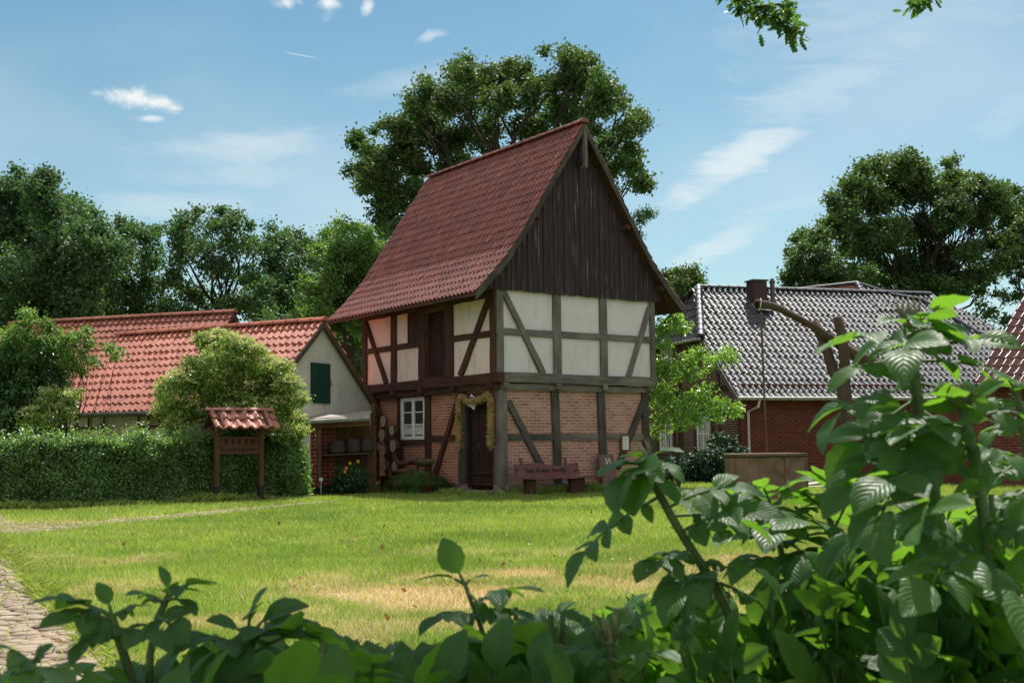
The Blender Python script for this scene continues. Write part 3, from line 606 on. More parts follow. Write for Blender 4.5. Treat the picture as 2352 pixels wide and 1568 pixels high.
# gable boarding
def roofz(x, drop=.0):
    d = min(x-EX, 2*RX-EX-x); return float(np.interp(d, [p[0] for p in RP], [p[1] for p in RP]))-drop
m = MB(); x = -BO-.2; k = 0
while x < GV+BO+.2:
    w = random.uniform(.15, .185); x2 = min(x+w, GV+BO+.2); zb = 4.955+random.uniform(-.02, .012)-.0; yo = -AO-.07-random.uniform(0, .012); uo, vo = random.uniform(0, 40), random.uniform(0, 40)
    zl, zr_ = roofz(x, .10), roofz(x2, .10); xs = [x+.004, x2-.004]
    if not (x < RX < x2):
        pts = [(xs[0], yo, zb), (xs[1], yo, zb), (xs[1], yo, max(zr_, zb+.01)), (xs[0], yo, max(zl, zb+.01))]
    else: pts = [(xs[0], yo, zb), (xs[1], yo, zb), (xs[1], yo, zr_), (RX, yo, 9.2), (xs[0], yo, zl)]
    uvs = [(uo+p[2], vo+p[0]) for p in pts]; m.quad(pts, uvs)
    m.quad([(xs[0], yo, zb), (xs[1], yo, zb), (xs[1], yo+.03, zb), (xs[0], yo+.03, zb)]); m.quad([(xs[1], yo, zb), (xs[1], yo+.03, zb), (xs[1], yo+.03, max(zr_, zb)), (xs[1], yo, max(zr_, zb))]); m.quad([(xs[0], yo, zb), (xs[0], yo+.03, zb), (xs[0], yo+.03, max(zl, zb)), (xs[0], yo, max(zl, zb))])
    zt = roofz(x, .1)
    if zt > zb+.1: m.box(x-.024, x+.024, yo-.022, yo+.004, zb-.012, zt, .0015, 4)
    x = x2; k += 1
m.build('gable_boarding', M['board'], gran)
m = MB(); m.prism([(-BO-.2, -AO-.03, 4.98), (GV+BO+.2, -AO-.03, 4.98), (GV+BO+.2, -AO-.03, roofz(GV+BO+.2, .15)), (RX, -AO-.03, 9.1), (-BO-.2, -AO-.03, roofz(-BO-.2, .15))], (0, .03, 0)); m.build('gable_backing', M['dark'], gran)
m = MB(); m.box(RX-.045, RX+.045, Y0-.055, Y0+.06, 8.18, 9.22, .006, 4); m.build('hoist_post', M['wood_grey'], gran)
m = MB(); m.box(RX-.07, RX+.05, Y0+.03, -AO-.05, 8.28, 8.42, .006, 2); m.build('hoist_beam', M['wood_brown'], gran)
m = MB(); m.box(RX-.06, RX+.06, Y0+.05, -AO-.05, 8.95, 9.08, .004, 2); m.build('purlin_end', M['wood_brown'], gran)
for xx, zz in ((EX+.75, 5.43), (2*RX-EX-.75, 5.43), (EX+1.9, 6.95), (2*RX-EX-1.9, 6.95)):
    m = MB(); m.box(xx-.06, xx+.06, Y0+.04, -AO-.06, zz-.19, zz-.06, .004, 2); m.build('purlin_end', M['wood_brown'], gran)
m = MB(); m.tube([(-.42, .75, 5.44), (-.47, .75, 5.6), (-.44, .72, 5.68), (-.38, .68, 5.7)], .012, 6); m.build('roof_hook', M['zinc'], gran)

def gw(x, y, z):   # granary local -> world
    c, s = math.cos(YAW), math.sin(YAW); return np.array([G0[0]+c*x-s*y, G0[1]+s*x+c*y, z])

# ---- foliage helper
def leaves(name, mat, parent, P, size, up=.4, asp=.55, fold=.25, rnd=None, outward=None, smin=.7, droop=0., lobed=False):
    P = np.asarray(P, float); n = len(P); d = rng.normal(size=(n, 3)); d[:, 2] -= droop; d /= np.linalg.norm(d, axis=1)[:, None]
    nr = rng.normal(size=(n, 3))*.8; nr[:, 2] += up*1.6
    if outward is not None: nr += outward*.9
    nr -= (nr*d).sum(1)[:, None]*d; nr /= np.linalg.norm(nr, axis=1)[:, None]+1e-9
    s = np.cross(d, nr); L = (size*rng.uniform(smin, 1.25, n))[:, None]; W = L*asp*.5
    if rnd is None: rnd = rng.random(n)
    if lobed:
        prof = [(0, .0), (.12, .10), (.22, .34), (.30, .16), (.42, .5), (.5, .22), (.64, .52), (.72, .24), (.84, .36), (1.0, .12)]
        m = len(prof); V = np.zeros((n, 2*m, 3))
        for i, (a, b) in enumerate(prof):
            zz = nr*L*(-.10*a*a+fold*b*.4); V[:, i] = P+d*L*a+s*L*b*asp+zz; V[:, m+i] = P+d*L*a-s*L*b*asp+zz
        base = (np.arange(n)*2*m)[:, None]; fs = []
        for i in range(m-1): fs.append(np.stack([base[:, 0]+i, base[:, 0]+i+1, base[:, 0]+m+i+1, base[:, 0]+m+i], 1))
        return npmesh(name, V.reshape(-1, 3), np.concatenate(fs), mat, parent, attrs={'rnd': np.repeat(rnd, 2*m)})
    V = np.stack([P, P+d*L*.45+s*W+nr*L*fold*.35, P+d*L, P+d*L*.45-s*W+nr*L*fold*.35], 1).reshape(-1, 3)
    b = np.arange(n)*4; F = np.concatenate([np.stack([b, b+1, b+2], 1), np.stack([b, b+2, b+3], 1)])
    return npmesh(name, V, F, mat, parent, attrs={'rnd': np.repeat(rnd, 4)})
def crown_pts(lobes, dens, clump, per, flat=.7, shell=.45):
    """lobes: array rows x y z r. returns leaf points, outward vectors, clump ids"""
    out = []; ow = []; cc = []; cen = np.mean([l[:3] for l in lobes], 0)
    for (x, y, z, r) in lobes:
        n = max(3, int(dens*r*r)); u = rng.normal(size=(n, 3)); u /= np.linalg.norm(u, axis=1)[:, None]
        q = np.array([x, y, z])+u*(r*(rng.random(n)[:, None]**shell)*rng.uniform(.85, 1.15, n)[:, None]); cr = clump*rng.uniform(.5, 1.3, n); tone = rng.random(n)
        for k in range(n):
            m = int(per*rng.uniform(.5, 1.4)); g = rng.normal(size=(m, 3))*cr[k]*.5; g[:, 2] *= flat; out.append(q[k]+g); ow.append(np.repeat((q[k]-cen)[None]/(np.linalg.norm(q[k]-cen)+1e-6)*.4+u[k][None]*.6, m, 0)); cc.append(np.full(m, tone[k]))
    return np.concatenate(out), np.concatenate(ow), np.concatenate(cc)
def limb(mb, p, q, r0, r1, bend=.12, n=6, seg=7, sag=.03):
    p, q = np.asarray(p, float), np.asarray(q, float); L = np.linalg.norm(q-p); o = rng.normal(size=3)*L*bend; pts = []
    for i in range(n+1):
        t = i/n; pts.append(p*(1-t)+q*t+o*math.sin(PI*t)*.6+rng.normal(size=3)*L*.012*(0 < i < n)+np.array([0, 0, 1])*L*sag*math.sin(PI*t))
    mb.tube(pts, [r0*(1-t/n)+r1*t/n for t in range(n+1)], seg, False, .1); return pts
def tree(name, label, lobes_px, Y, spread, base_px, mat, leaf=.17, dens=26, clump=.42, per=60, trunk_r=.3, group=None, top=.45, extra_depth=1, up=.4, cat='tree', nbr=2, bark=None, asp=.6, forks=None, droop=0., fine=True):
    lob = []
    for (px, py, rp) in lobes_px:
        for k in range(extra_depth):
            yy = Y+rng.uniform(-spread, spread); c = at(px, py, yy); lob.append((c[0], c[1], c[2], rp*yy/CF))
    b = at(base_px[0], base_px[1], Y); base = np.array([b[0], Y, 0.]); zt = max(l[2] for l in lob); zb = min(l[2] for l in lob)
    root = thing(name, label, cat, tuple(base), 0, group)
    if fine: leaf *= .84; per = int(per*1.5); clump *= .92; lob = [(x, y, z, r*rng.uniform(.72, 1.08)) for x, y, z, r in lob]; lob += [(x+rng.normal(0, .8)*r, y+rng.normal(0, .7)*r, z+abs(rng.normal(0, .75))*r, r*rng.uniform(.28, .45)) for x, y, z, r in lob]
    mb = MB(); ctr = np.mean([l[:3] for l in lob], 0); hub = np.array([base[0]*.5+ctr[0]*.5, Y, zb+(zt-zb)*.2]) if forks is None else np.asarray(forks, float)
    hub[2] = max(hub[2], .8)
    limb(mb, base-np.array([0, 0, .2]), hub, trunk_r, trunk_r*.62, .03, 6, 9)
    for (x, y, z, r) in lob:
        if fine and (r < .3 or rng.random() < .4): continue
        e = np.array([x, y, z]); pts = limb(mb, hub-np.array([0, 0, rng.uniform(0, .2)*(hub[2])]), e, trunk_r*.2*(1 if r > .45 else .5), trunk_r*.04, .16, 7, 6)
        for _ in range(nbr):
            dr = rng.normal(size=3); dr[2] = abs(dr[2]); st = pts[rng.integers(3, 7)]; limb(mb, st, e+norm(dr)*r*.85, trunk_r*.1, trunk_r*.02, .15, 5, 4)
    mb.v = [(a-base[0], b_-base[1], c_-base[2]) for a, b_, c_ in mb.v]
    mb.build('trunk', bark or M['bark_dark'], root, smooth=True)
    P, O, T = crown_pts(lob, dens*(1.25 if fine else 1), clump, per)
    leaves('crown', mat, root, P-base, leaf, up, asp, outward=O, rnd=np.clip(T*.55+rng.random(len(T))*.45, 0, 1), droop=droop)
    return root

# ================================================================ LEFT BARN (front)
BY = math.radians(62.9); B0 = np.array([-6.08, 28.5, 0]); BL, BW = 6.75, 4.7; BE, BR = 2.40, 4.43
barn = thing('barn', 'low plastered barn with bright orange-red pantiles and green gable shutter, behind the hedge', 'barn', tuple(B0), BY)
def bw(x, y, z): c, s = math.cos(BY), math.sin(BY); return np.array([B0[0]+c*x-s*y, B0[1]+s*x+c*y, z])
m = MB(); wall(m, lambda u, w, d: np.array([0, u, w]), 0, BL, 0, BE+.05); wall(m, lambda u, w, d: np.array([BW, u, w]), 0, BL, 0, BE+.05); m.build('side_wall', M['plaster_old'], barn)
for y in (0, BL):
    m = MB(); m.quad([(0, y, 0), (BW, y, 0), (BW, y, BE), (BW/2, y, BR), (0, y, BE)], [(0, 0), (BW, 0), (BW, BE), (BW/2, BR), (0, BE)]); m.build('gable_wall', M['plaster_barn'], barn)
m = MB(); m.box(.02, BW, -.02, .0, 0, .55); m.build('gable_plinth', plaster('plinth_tan', C(.42, .28, .19), C(.3, .2, .14)), barn)
bp = [(0, BE-.22), (BW/2+.3, BR+.06)]
tiles('roof_tiles', M['tile_barn'], barn, (-.3, -.14, 0), (0, 1, 0), (1, 0, 0), bp, BL+.6, .205, .31, .05, .032, flip=True)
tiles('roof_tiles', M['tile_barn'], barn, (BW+.3, -.14, 0), (0, 1, 0), (-1, 0, 0), bp, BL+.6, .205, .31, .05, .032)
ridge('ridge_tiles', M['tile_barn'], barn, (BW/2, -.16, BR+.07), (BW/2, BL+.46, BR+.07), .13, .4)
deck(barn, -.3, 1, bp, -.13, BL+.45, M['wood_post'], .06); deck(barn, BW+.3, -1, bp, -.13, BL+.45, M['wood_post'], .06)
for sgn, xe in ((1, -.3), (-1, BW+.3)):
    m = MB(); A_ = np.array([xe, -.16, bp[0][1]]); B_ = np.array([BW/2, -.16, bp[1][1]]); m.prism([A_, B_, B_-[0, 0, .16], A_-[0, 0, .16]], (0, .03, 0)); m.build('verge_board', M['zinc_dark'] if sgn > 0 else M['wood_post'], barn)
m = MB(); m.tube([(-.36, -.14, BE-.3), (-.36, BL+.5, BE-.27)], .06, 8); m.build('gutter', M['zinc_dark'], barn)
# shutter on the gable: photo position (712..756, 831..928)
def bgable(px, py):
    r = ray(px, py); n = np.array([-math.sin(BY), math.cos(BY)]); t = (n@B0[:2])/(n@r[:2]); p = r*t; q = p[:2]-B0[:2]; return float(q@np.array([math.cos(BY), math.sin(BY)])), float(p[2]+CH)
sx0, sz1 = bgable(713, 832); sx1, sz0 = bgable(755, 927)
m = MB(); n_ = 5
for i in range(n_): m.box(sx0+(sx1-sx0)*i/n_+.004, sx0+(sx1-sx0)*(i+1)/n_-.004, -.06, -.02, sz0, sz1, .001)
m.box(sx0, sx1, -.02, -.004, sz0, sz1); sh = m.build('shutter', M['green_paint'], barn)
m = MB(); m.tube([(sx1+.03, -.03, (sz0+sz1)/2+.1), (sx1+.09, -.04, (sz0+sz1)/2-.05), (sx1+.0, -.04, (sz0+sz1)/2-.06)], .009, 5); m.build('hook', M['iron'], sh)
# trellises on the long wall
def blong(px, py):
    r = ray(px, py); n = np.array([math.cos(BY), math.sin(BY)]); t = (n@B0[:2])/(n@r[:2]); p = r*t; q = p[:2]-B0[:2]; return float(q@np.array([-math.sin(BY), math.cos(BY)])), float(p[2]+CH)
for (vx, hy, lab) in (((178, 207, 243), (954, 982, 1003), 'dark wooden trellis on the pale barn wall, nearer its left end'), ((322, 345, 368), (953, 979, 1003), 'dark wooden trellis on the barn wall beside the yellow-green elder')):
    ys = [blong(v, 980)[0] for v in vx]; zs = [blong(vx[1], h)[1] for h in hy]
    o_ = bw(0, ys[1], 0); m = MB()
    for y in ys: m.bar(bw(-.06, y, zs[-1]-.5)-o_, bw(-.06, y, zs[0]+.05)-o_, .05, .03)
    for z in zs: m.bar(bw(-.09, min(ys)-.1, z)-o_, bw(-.09, max(ys)+.1, z)-o_, .03, .05)
    o = m.build('trellis', M['wood_brown']); o.location = tuple(o_); tag(o, lab, 'trellis', 'trellises on the barn wall')
# downpipe at the gable corner near lean-to
q = at(692, 1050, 29.75); m = MB(); m.tube([(q[0], q[1], 0), (q[0], q[1], 1.95), (q[0]-.05, q[1]+.1, 2.15)], .045, 8)
m.v = [tuple(Matrix.Rotation(-BY, 3, 'Z')@(Vector(v)-Vector(B0))) for v in m.v]; m.build('downpipe', M['zinc_dark'], barn)

# ================================================================ BACK BARN
KY = math.radians(71.6); kr = at(539, 718.5, 41.5)   # right end of ridge
kd = np.array([-math.sin(KY), math.cos(KY)]); kx = np.array([math.cos(KY), math.sin(KY)]); KW, KR, KE = 7.6, float(kr[2]), float(kr[2])-3.7
K0 = np.array([kr[0], kr[1]])-kx*KW/2+kd*.2; K0 = np.array([K0[0], K0[1], 0])
bk = thing('back_barn', 'larger barn with weathered brown-red pantiles rising behind the bright-roofed barn', 'barn', tuple(K0), KY); KL = 9.4
m = MB(); wall(m, lambda u, w, d: np.array([0, u, w]), 0, KL, 0, KE+.1); wall(m, lambda u, w, d: np.array([KW, u, w]), 0, KL, 0, KE+.1); m.build('side_wall', M['plaster_old'], bk)
for y in (0, KL):
    m = MB(); m.quad([(0, y, 0), (KW, y, 0), (KW, y, KE), (KW/2, y, KR-.05), (0, y, KE)], [(0, 0), (0, KW), (KE, KW), (KR, KW/2), (KE, 0)]); m.build('gable_wall', M['board'], bk)
kp = [(0, KE-.3), (KW/2+.3, KR)]
tiles('roof_tiles', M['tile_back'], bk, (-.3, -.2, 0), (0, 1, 0), (1, 0, 0), kp, KL+.4, .25, .36, .05, .045, flip=True)
tiles('roof_tiles', M['tile_back'], bk, (KW+.3, -.2, 0), (0, 1, 0), (-1, 0, 0), kp, KL+.4, .25, .36, .05, .045)
ridge('ridge_tiles', M['tile_back'], bk, (KW/2, -.22, KR+.02), (KW/2, KL+.2, KR+.02), .14, .42)
deck(bk, -.3, 1, kp, -.18, KL+.18, M['wood_post'], .08, .05); deck(bk, KW+.3, -1, kp, -.18, KL+.18, M['wood_post'], .08, .05)

# ================================================================ BEE SHELTER
sh0 = at(700, 1110, 30.6); X0 = at(715, 1040, 29.8)[0]; X1 = at(848, 1040, 29.95)[0]; XC = at(700, 1040, 30.2)[0]
bs = thing('bee_shelter', 'open wooden lean-to with zinc roof and gutter between barn and granary', 'shelter', (X0, 29.85, 0), .06)
LX = X1-X0+.02; m = MB(); m.box(-.22, -.03, -.05, .3, 0, 1.72); m.build('side_cheek', M['plaster_barn'], bs)
m = MB(); m.quad([(-.03, 0, 0), (.17, 0, 0), (.17, 0, 1.72), (-.03, 0, 1.72)], [(0, 0), (.2, 0), (.2, 1.72), (0, 1.72)]); m.quad([(.17, 0, 0), (.17, .06, 0), (.17, .06, 1.72), (.17, 0, 1.72)])
m.quad([(.17, .5, 0), (.55, .5, 0), (.55, .5, 1.75), (.17, .5, 1.75)], [(0, 0), (.38, 0), (.38, 1.75), (0, 1.75)]); m.build('brick_wall', M['brick_shed'], bs)
m = MB()
for i in range(9): m.box(.42+i*.13, .42+i*.13+.124, .62+random.uniform(0, .012), .66, .0, 1.75, .001)
m.box(.42, LX+.1, .665, .69, 0, 1.78); m.box(LX-.03, LX+.07, 1.0, 1.04, 0, 2.35); m.build('back_planks', M['wood_warm'], bs)
m = MB(); m.box(.16, .24, -.04, .05, 0, 1.72, .003, 4); m.build('post', M['wood_post'], bs)
m = MB(); m.box(LX-.16, LX-.1, .3, .38, 0, 1.72, .003, 4); m.build('post', M['wood_brown'], bs)
m = MB(); m.obox(((.2+LX-.03)/2, .28, 1.03), ((LX-.23)/2, 0, .02), (0, .3, 0), (0, 0, .014)); m.build('shelf', M['wood_post'], bs)
m = MB(); m.obox((LX/2-.1, -.06, 1.77), (LX/2+.1, 0, .03), (0, .02, 0), (0, 0, .06)); m.build('fascia', M['wood_warm'], bs)
m = MB(); m.tube([(-.25, -.14, 1.84), (LX, -.14, 1.93)], .065, 10); m.build('gutter', M['zinc'], bs)
m = MB(); m.obox((LX/2-.12, .42, 2.03), (LX/2+.12, 0, .045), (0, .52, .07), (0, 0, .012)); m.build('roof_sheet', simple('roof_felt', C(.36, .33, .3), .8, .3, 0, .5, 25), bs)
sk = []
for i, (px, w, h) in enumerate(((773, .46, .34), (811, .38, .37), (842, .36, .36))):
    q = at(px, 1030, 30.1); xx = q[0]; lx = xx-X0
    prof = [(w*.42, 0)]+[(w*.5*(1-.0*j)*(1 if j < 6 else (1-(j-5)*.08)), h*j/9) for j in range(1, 9)]+[(w*.3, h*.97), (.02, h)]
    pr2 = []
    for j in range(len(prof)-1):
        pr2 += [(prof[j][0], prof[j][1]), (prof[j][0]*1.035, (prof[j][1]+prof[j+1][1])/2)]
    pr2.append(prof[-1]); m = MB(); m.lathe((0, 0, 0), pr2, 20); o = m.build('bee_skep', M['skep'], smooth=True)
    o.location = (xx, 30.13+.06*lx, 1.045+.02*(i)); tag(o, ['squat dark woven bee skep at the left end of the shelf', 'tall woven bee skep standing in the middle of the shelf', 'woven bee skep at the right end of the shelf beside the log discs'][i], 'bee skep', 'bee skeps on the shelf')

# ================================================================ RIGHT HOUSE
HY = math.radians(17); H0 = np.array([7.37, 38.0, 0]); HW, HL = 9.0, 12.5; HE, HR = 3.0, 6.85
hs = thing('farmhouse', 'brick farmhouse with glossy black pantile roof and half-hipped timber-framed gable', 'house', tuple(H0), HY)
def hw(x, y, z): c, s = math.cos(HY), math.sin(HY); return np.array([H0[0]+c*x-s*y, H0[1]+s*x+c*y, z])
m = MB(); wall(m, GF(0), 0, HL, 0, HE+.1); wall(m, GF(HW), 0, HL, 0, HE+.1); wall(m, lambda u, w, d: np.array([HL, u, w]), 0, HW, 0, HE+2); m.build('front_wall', M['brick_red'], hs)
hk = (HR-HE)/(HW/2)
m = MB()
def hgable(u, w, d): return np.array([d, u, w])
wn = [(2.2, 3.15, .95, 2.1), (5.3, 6.3, .95, 2.15), (5.1, 6.0, 3.95, 5.0)]
wall(m, hgable, 0, HW, 0, HE, [w_ for w_ in wn if w_[2] < HE], .12)
m.quad([(0, 0, HE), (0, HW, HE), (0, HW-2.3, 5.0), (0, 2.3, 5.0)], [(0, HE), (HW, HE), (HW-2.3, 5.), (2.3, 5.)]); m.build('gable_wall', M['brick_dark'], hs)
for (y, z0, z1__) in ((.12, 0, 3.0), (1.5, 0, 4.2), (3.35, 0, 5), (4.5, 0, 5), (6.5, 0, 5), (7.7, 0, 4), (2.0, 0, 3.0), (5.1, 0, 3)):
    m = MB(); m.bar((-.015, y, z0), (-.015, y, z1__), .05, .17, up=(0, 1, 0), jit=.004, seg=5); m.build('timber_post', M['wood_brown'], hs)
for z in (.7, 2.2, 3.0, 4.1):
    y0, y1 = max(.1, (z-HE)/hk+.1), HW-max(.1, (z-HE)/hk+.1); m = MB(); m.bar((-.02, y0, z), (-.02, y1, z), .05, .17, jit=.004, seg=8); m.build('timber_rail', M['wood_brown'], hs)
for (a, b, c, d) in wn: window(hs, lambda u, w, dd: np.array([-.05+dd, u, w]), a, b, c, d, 4, 2 if c < 3 else 3, .07, .035)
def H_in(a, d):   # main slope: hip at left, hip at right
    z = HE+d*hk; x = a-.3
    return (x > np.where(z > 5.0, (z-5.0)*.43-.25, -.3)) & (x < HL+.3-np.maximum(0, (z-4.9))*1.0)
oe = .42; hp = [(0, HE-oe*hk), (HW/2+oe, HR)]
tiles('roof_tiles', M['tile_black'], hs, (-.3, -oe, 0), (1, 0, 0), (0, 1, 0), hp, HL+.6, .225, .32, .06, .026, inside=lambda a, d: H_in(a, d-oe))
tiles('roof_tiles', M['tile_black'], hs, (-.3, HW+oe, 0), (1, 0, 0), (0, -1, 0), hp, HL+.6, .225, .32, .06, .026, inside=lambda a, d: H_in(a, d-oe), flip=True)
# half hip on the gable
hb = 2.35; tiles('roof_tiles', M['tile_black'], hs, (-.4, hb-.5, 0), (0, 1, 0), (1, 0, 0), [(0, 4.75), (1.25, 6.9)], HW-2*hb+1., .25, .345, .045, .04, inside=lambda a, d: (a-.5 > d/1.25*(HW/2-hb)-.35) & (a-.5 < (HW-2*hb)-d/1.25*(HW/2-hb)+.35), flip=True)
ridge('ridge_tiles', M['tile_black'], hs, (.82, HW/2, HR+.02), (HL-1.8, HW/2, HR+.02), .13, .4)
ridge('hip_tiles', M['tile_black'], hs, (-.38, hb-.35, 4.83), (.8, HW/2, HR+.04), .13, .36); ridge('hip_tiles', M['tile_black'], hs, (-.38, HW-hb+.35, 4.83), (.8, HW/2, HR+.04), .13, .36)
m = MB()
for y0, y1, z0, z1__ in ((-oe, HW/2, HE-oe*hk-.06, HR-.08), (HW+oe, HW/2, HE-oe*hk-.06, HR-.08)):
    m.quad([(-.26, y0, z0), (HL+.2, y0, z0), (HL-1.9, y1, z1__), (.9, y1, z1__), (-.26, y0+(y1-y0)*.56, z0+(z1__-z0)*.56)])
m.quad([(HL+.2, -oe, HE-oe*hk), (HL+.2, HW+oe, HE-oe*hk), (HL-1.9, HW/2, HR-.05)]); m.build('roof_deck', M['wood_brown'], hs)
m = MB()
for s_, ye in ((1, -oe), (-1, HW+oe)):
    A_ = np.array([-.33, ye, HE-oe*hk-.0]); B_ = np.array([-.33, ye+s_*(hb+oe-.1), HE+(hb-.1)*hk]); m.prism([A_, B_, B_-[0, 0, .22], A_-[0, 0, .22]], (.03, 0, 0))
m.build('verge_board', M['zinc_dark'], hs)
m = MB(); m.tube([(-.35, -oe-.06, HE-oe*hk-.03), (HL+.3, -oe-.06, HE-oe*hk-.05)], .065, 8); m.build('gutter', M['zinc'], hs)
m = MB(); m.tube([(-.44, hb-.35, 4.74), (-.44, HW-hb+.35, 4.74)], .05, 8); m.build('gutter', M['zinc'], hs)
m = MB(); m.tube([(.42, -oe-.04, HE-oe*hk-.08), (.38, -oe-.02, 2.35), (.22, -.06, 2.2), (.22, -.06, .3)], .045, 8); m.build('downpipe', simple('pipe_white', C(.5, .48, .42), .5), hs)
wx = 7.9; window(hs, lambda u, w, d: np.array([u, -.02+d, w]), wx, wx+1.0, 1.0, 2.1, 4, 2, .07, .035)
# chimneys
def hslope(px, py, back=0.):  # point on front slope plane through pixel, house local
    r = ray(px, py); c, s = math.cos(HY), math.sin(HY)
    # plane: z = HE + hk*y_local ; y_local = (-s*(X-H0x)+c*(Y-H0y))
    A_ = -s*r[0]+c*r[1]; B_ = -s*(-H0[0])+c*(-H0[1]); t = (HE+hk*B_-CH)/(r[2]-hk*A_); p = r*t; X_, Y_ = p[0]-H0[0], p[1]-H0[1]
    return c*X_+s*Y_, -s*X_+c*Y_, p[2]+CH
cx, cy_, cz = hslope(1739, 700)
ch = brickm('brick_chimney', C(.045, .025, .024), C(.07, .038, .034), C(.09, .065, .06), bw=.22, bh=.07)
m = MB(); zt = float(at(1739, 647, hw(cx, cy_, 0)[1])[2]); w_ = .27
for (a, b, c, d) in ((-w_, -w_, w_, -w_), (w_, -w_, w_, w_), (w_, w_, -w_, w_), (-w_, w_, -w_, -w_)): m.quad([(cx+a, cy_+b, cz-.7), (cx+c, cy_+d, cz-.7), (cx+c, cy_+d, zt), (cx+a, cy_+b, zt)])
chm = m.build('chimney', ch, hs); m = MB(); m.box(cx-w_-.05, cx+w_+.05, cy_-w_-.05, cy_+w_+.05, zt, zt+.05); m.build('chimney_cap', M['zinc_dark'], chm)
m = MB(); m.obox((cx, cy_-w_-.08, cz-.12), (.34, 0, 0), (0, .16, .16*hk), (0, -.01, .012)); m.build('flashing', simple('lead', C(.25, .28, .31), .35, .6, .4), chm)
vx, vy, vz = hslope(1775, 693); zt2 = float(at(1775, 640, hw(vx, vy, 0)[1])[2])
m = MB(); m.lathe((vx, vy, vz-.2), [(.16, 0), (.13, .25), (.085, .35), (.085, zt2-vz+.02), (.11, zt2-vz+.03), (.11, zt2-vz+.12), (.07, zt2-vz+.13), (.07, zt2-vz+.2)], 12); m.build('vent_pipe', M['zinc_dark'], hs)
# taller rear wing: pyramid above the ridge
ax_, ay_, az_ = hslope(1968.6, 652)
m = None
def wing_in(a, d):  # a along local x from ax_-3, d distance up-slope from y=HW/2-1
    y = d+HW/2-.9; x = a+ax_-3.2; top = ay_
    return (x > ax_-(ay_-y)*.06) & (x < ax_+(ay_-y)*1.75) & (y <= top)
tiles('roof_tiles', M['tile_black'], hs, (ax_-3.2, HW/2-.9, 0), (1, 0, 0), (0, 1, 0), [(0, HE+hk*(HW/2-.9)+.015), (ay_-HW/2+.9, az_+.015)], 6.4, .225, .32, .06, .026, inside=wing_in)
pA = np.array([ax_, ay_, az_]); pL = np.array([ax_-.1, HW/2+.05, HR+.03]); pR = np.array([ax_+1.25, ay_-.62, az_-.62*hk]); pB = np.array([ax_-3.0, ay_+3.5, HR+.3])
m = MB(); m.quad([pL, pB, pA], [(0, 0), (9, 0), (4, 4)]); m.build('rear_roof', M['tile_back'], hs)
ridge('hip_tiles', M['tile_black'], hs, pL, pA+np.array([0, 0, .03]), .12, .2); ridge('hip_tiles', M['tile_black'], hs, pA+np.array([0, 0, .03]), pR+np.array([0, 0, .03]), .1, .36); ridge('hip_tiles', M['tile_black'], hs, pB+np.array([0, 0, .0]), pA+np.array([0, 0, .03]), .11, .4)
r2 = np.array(hslope(2118, 691)); ridge('ridge_tiles', M['tile_black'], hs, pR+np.array([0, 0, .03]), r2+np.array([0, 0, .03]), .12, .4)
tiles('roof_tiles', M['tile_black'], hs, (pR[0]-1.2, HW/2-.35, 0), (1, 0, 0), (0, 1, 0), [(0, HE+hk*(HW/2-.35)+.02), (pR[1]-HW/2+.35, pR[2]+.02)], r2[0]-pR[0]+1.2, .225, .32, .06, .026)
r3 = np.array(hslope(2250, 768)); ridge('hip_tiles', M['tile_black'], hs, r2+np.array([0, 0, .03]), r3+np.array([0, 0, .03]), .12, .4)
c2 = at(1885, 665, 47.5); m = MB(); l2 = (c2[:2]-H0[:2]); lx_ = math.cos(HY)*l2[0]+math.sin(HY)*l2[1]; ly_ = -math.sin(HY)*l2[0]+math.cos(HY)*l2[1]
m.box(lx_-.33, lx_+.33, ly_-.25, ly_+.25, 5.6, c2[2]+.2); m.build('chimney', brickm('brick_chimney_red', C(.26, .07, .045), C(.34, .1, .06), C(.3, .2, .16), bw=.22, bh=.07), hs)

# ---- red-roofed house at the far right edge
e0 = at(2240, 880, 30); e1 = at(2311, 766, 31.2)
rz2 = math.radians(8); rh_ = thing('roadside_house', 'dark red tiled roof of a house cut by the right edge', 'house', (float(e0[0]), 30., 0), rz2); rL = 6.
slope_h = 3.6; rk = .86; ze0 = float(e0[2])
tiles('roof_tiles', M['tile_red2'], rh_, (0, 0, 0), (1, 0, 0), norm([.85, .53, 0]), [(0, ze0), (slope_h, ze0+slope_h*rk)], rL, .24, .34, .045, .04)
m = MB(); hd = norm([.85, .53, 0]); m.prism([(0, 0, ze0-.02), tuple(hd*slope_h+np.array([0, 0, ze0+slope_h*rk])), tuple(hd*slope_h+np.array([0, 0, ze0+slope_h*rk-.2])), (0, 0, ze0-.22)], (-.04, .01, 0)); m.build('verge_board', M['zinc_dark'], rh_)
m = MB(); m.box(.1, rL, .5, .7, 0, ze0+.02); m.box(.1, .3, .7, 2.2, 0, ze0-.05); m.build('wall', M['brick_red'], rh_)
m = MB(); m.tube([(0, -.08, ze0-.06), (rL, -.08, ze0-.06)], .06, 8); m.build('gutter', M['zinc_dark'], rh_)
m = MB(); q0 = np.array([0, 0, ze0-.07]); q1 = hd*slope_h+np.array([0, 0, ze0+slope_h*rk-.07]); m.quad([q0+[.03, 0, 0], q0+[rL, 0, 0], q1+[rL, 0, 0], q1+[.03, 0, 0]]); m.build('roof_deck', M['wood_brown'], rh_)
# ---- far grey roof
fr = at(2290, 766, 62); far = thing('far_barn', 'distant low barn with grey roof seen between the black and red roofs', 'barn', (fr[0], 62, 0), 0)
m = MB(); m.box(-4, 5, 0, 5, 0, fr[2]-1.8); m.build('wall', M['brick_red'], far); m = MB(); m.prism([(-4.3, -.4, fr[2]-2), (-4.3, 2.5, fr[2]), (-4.3, 5.4, fr[2]-2)], (9.6, 0, 0)); m.build('roof', M['zinc_dark'], far)

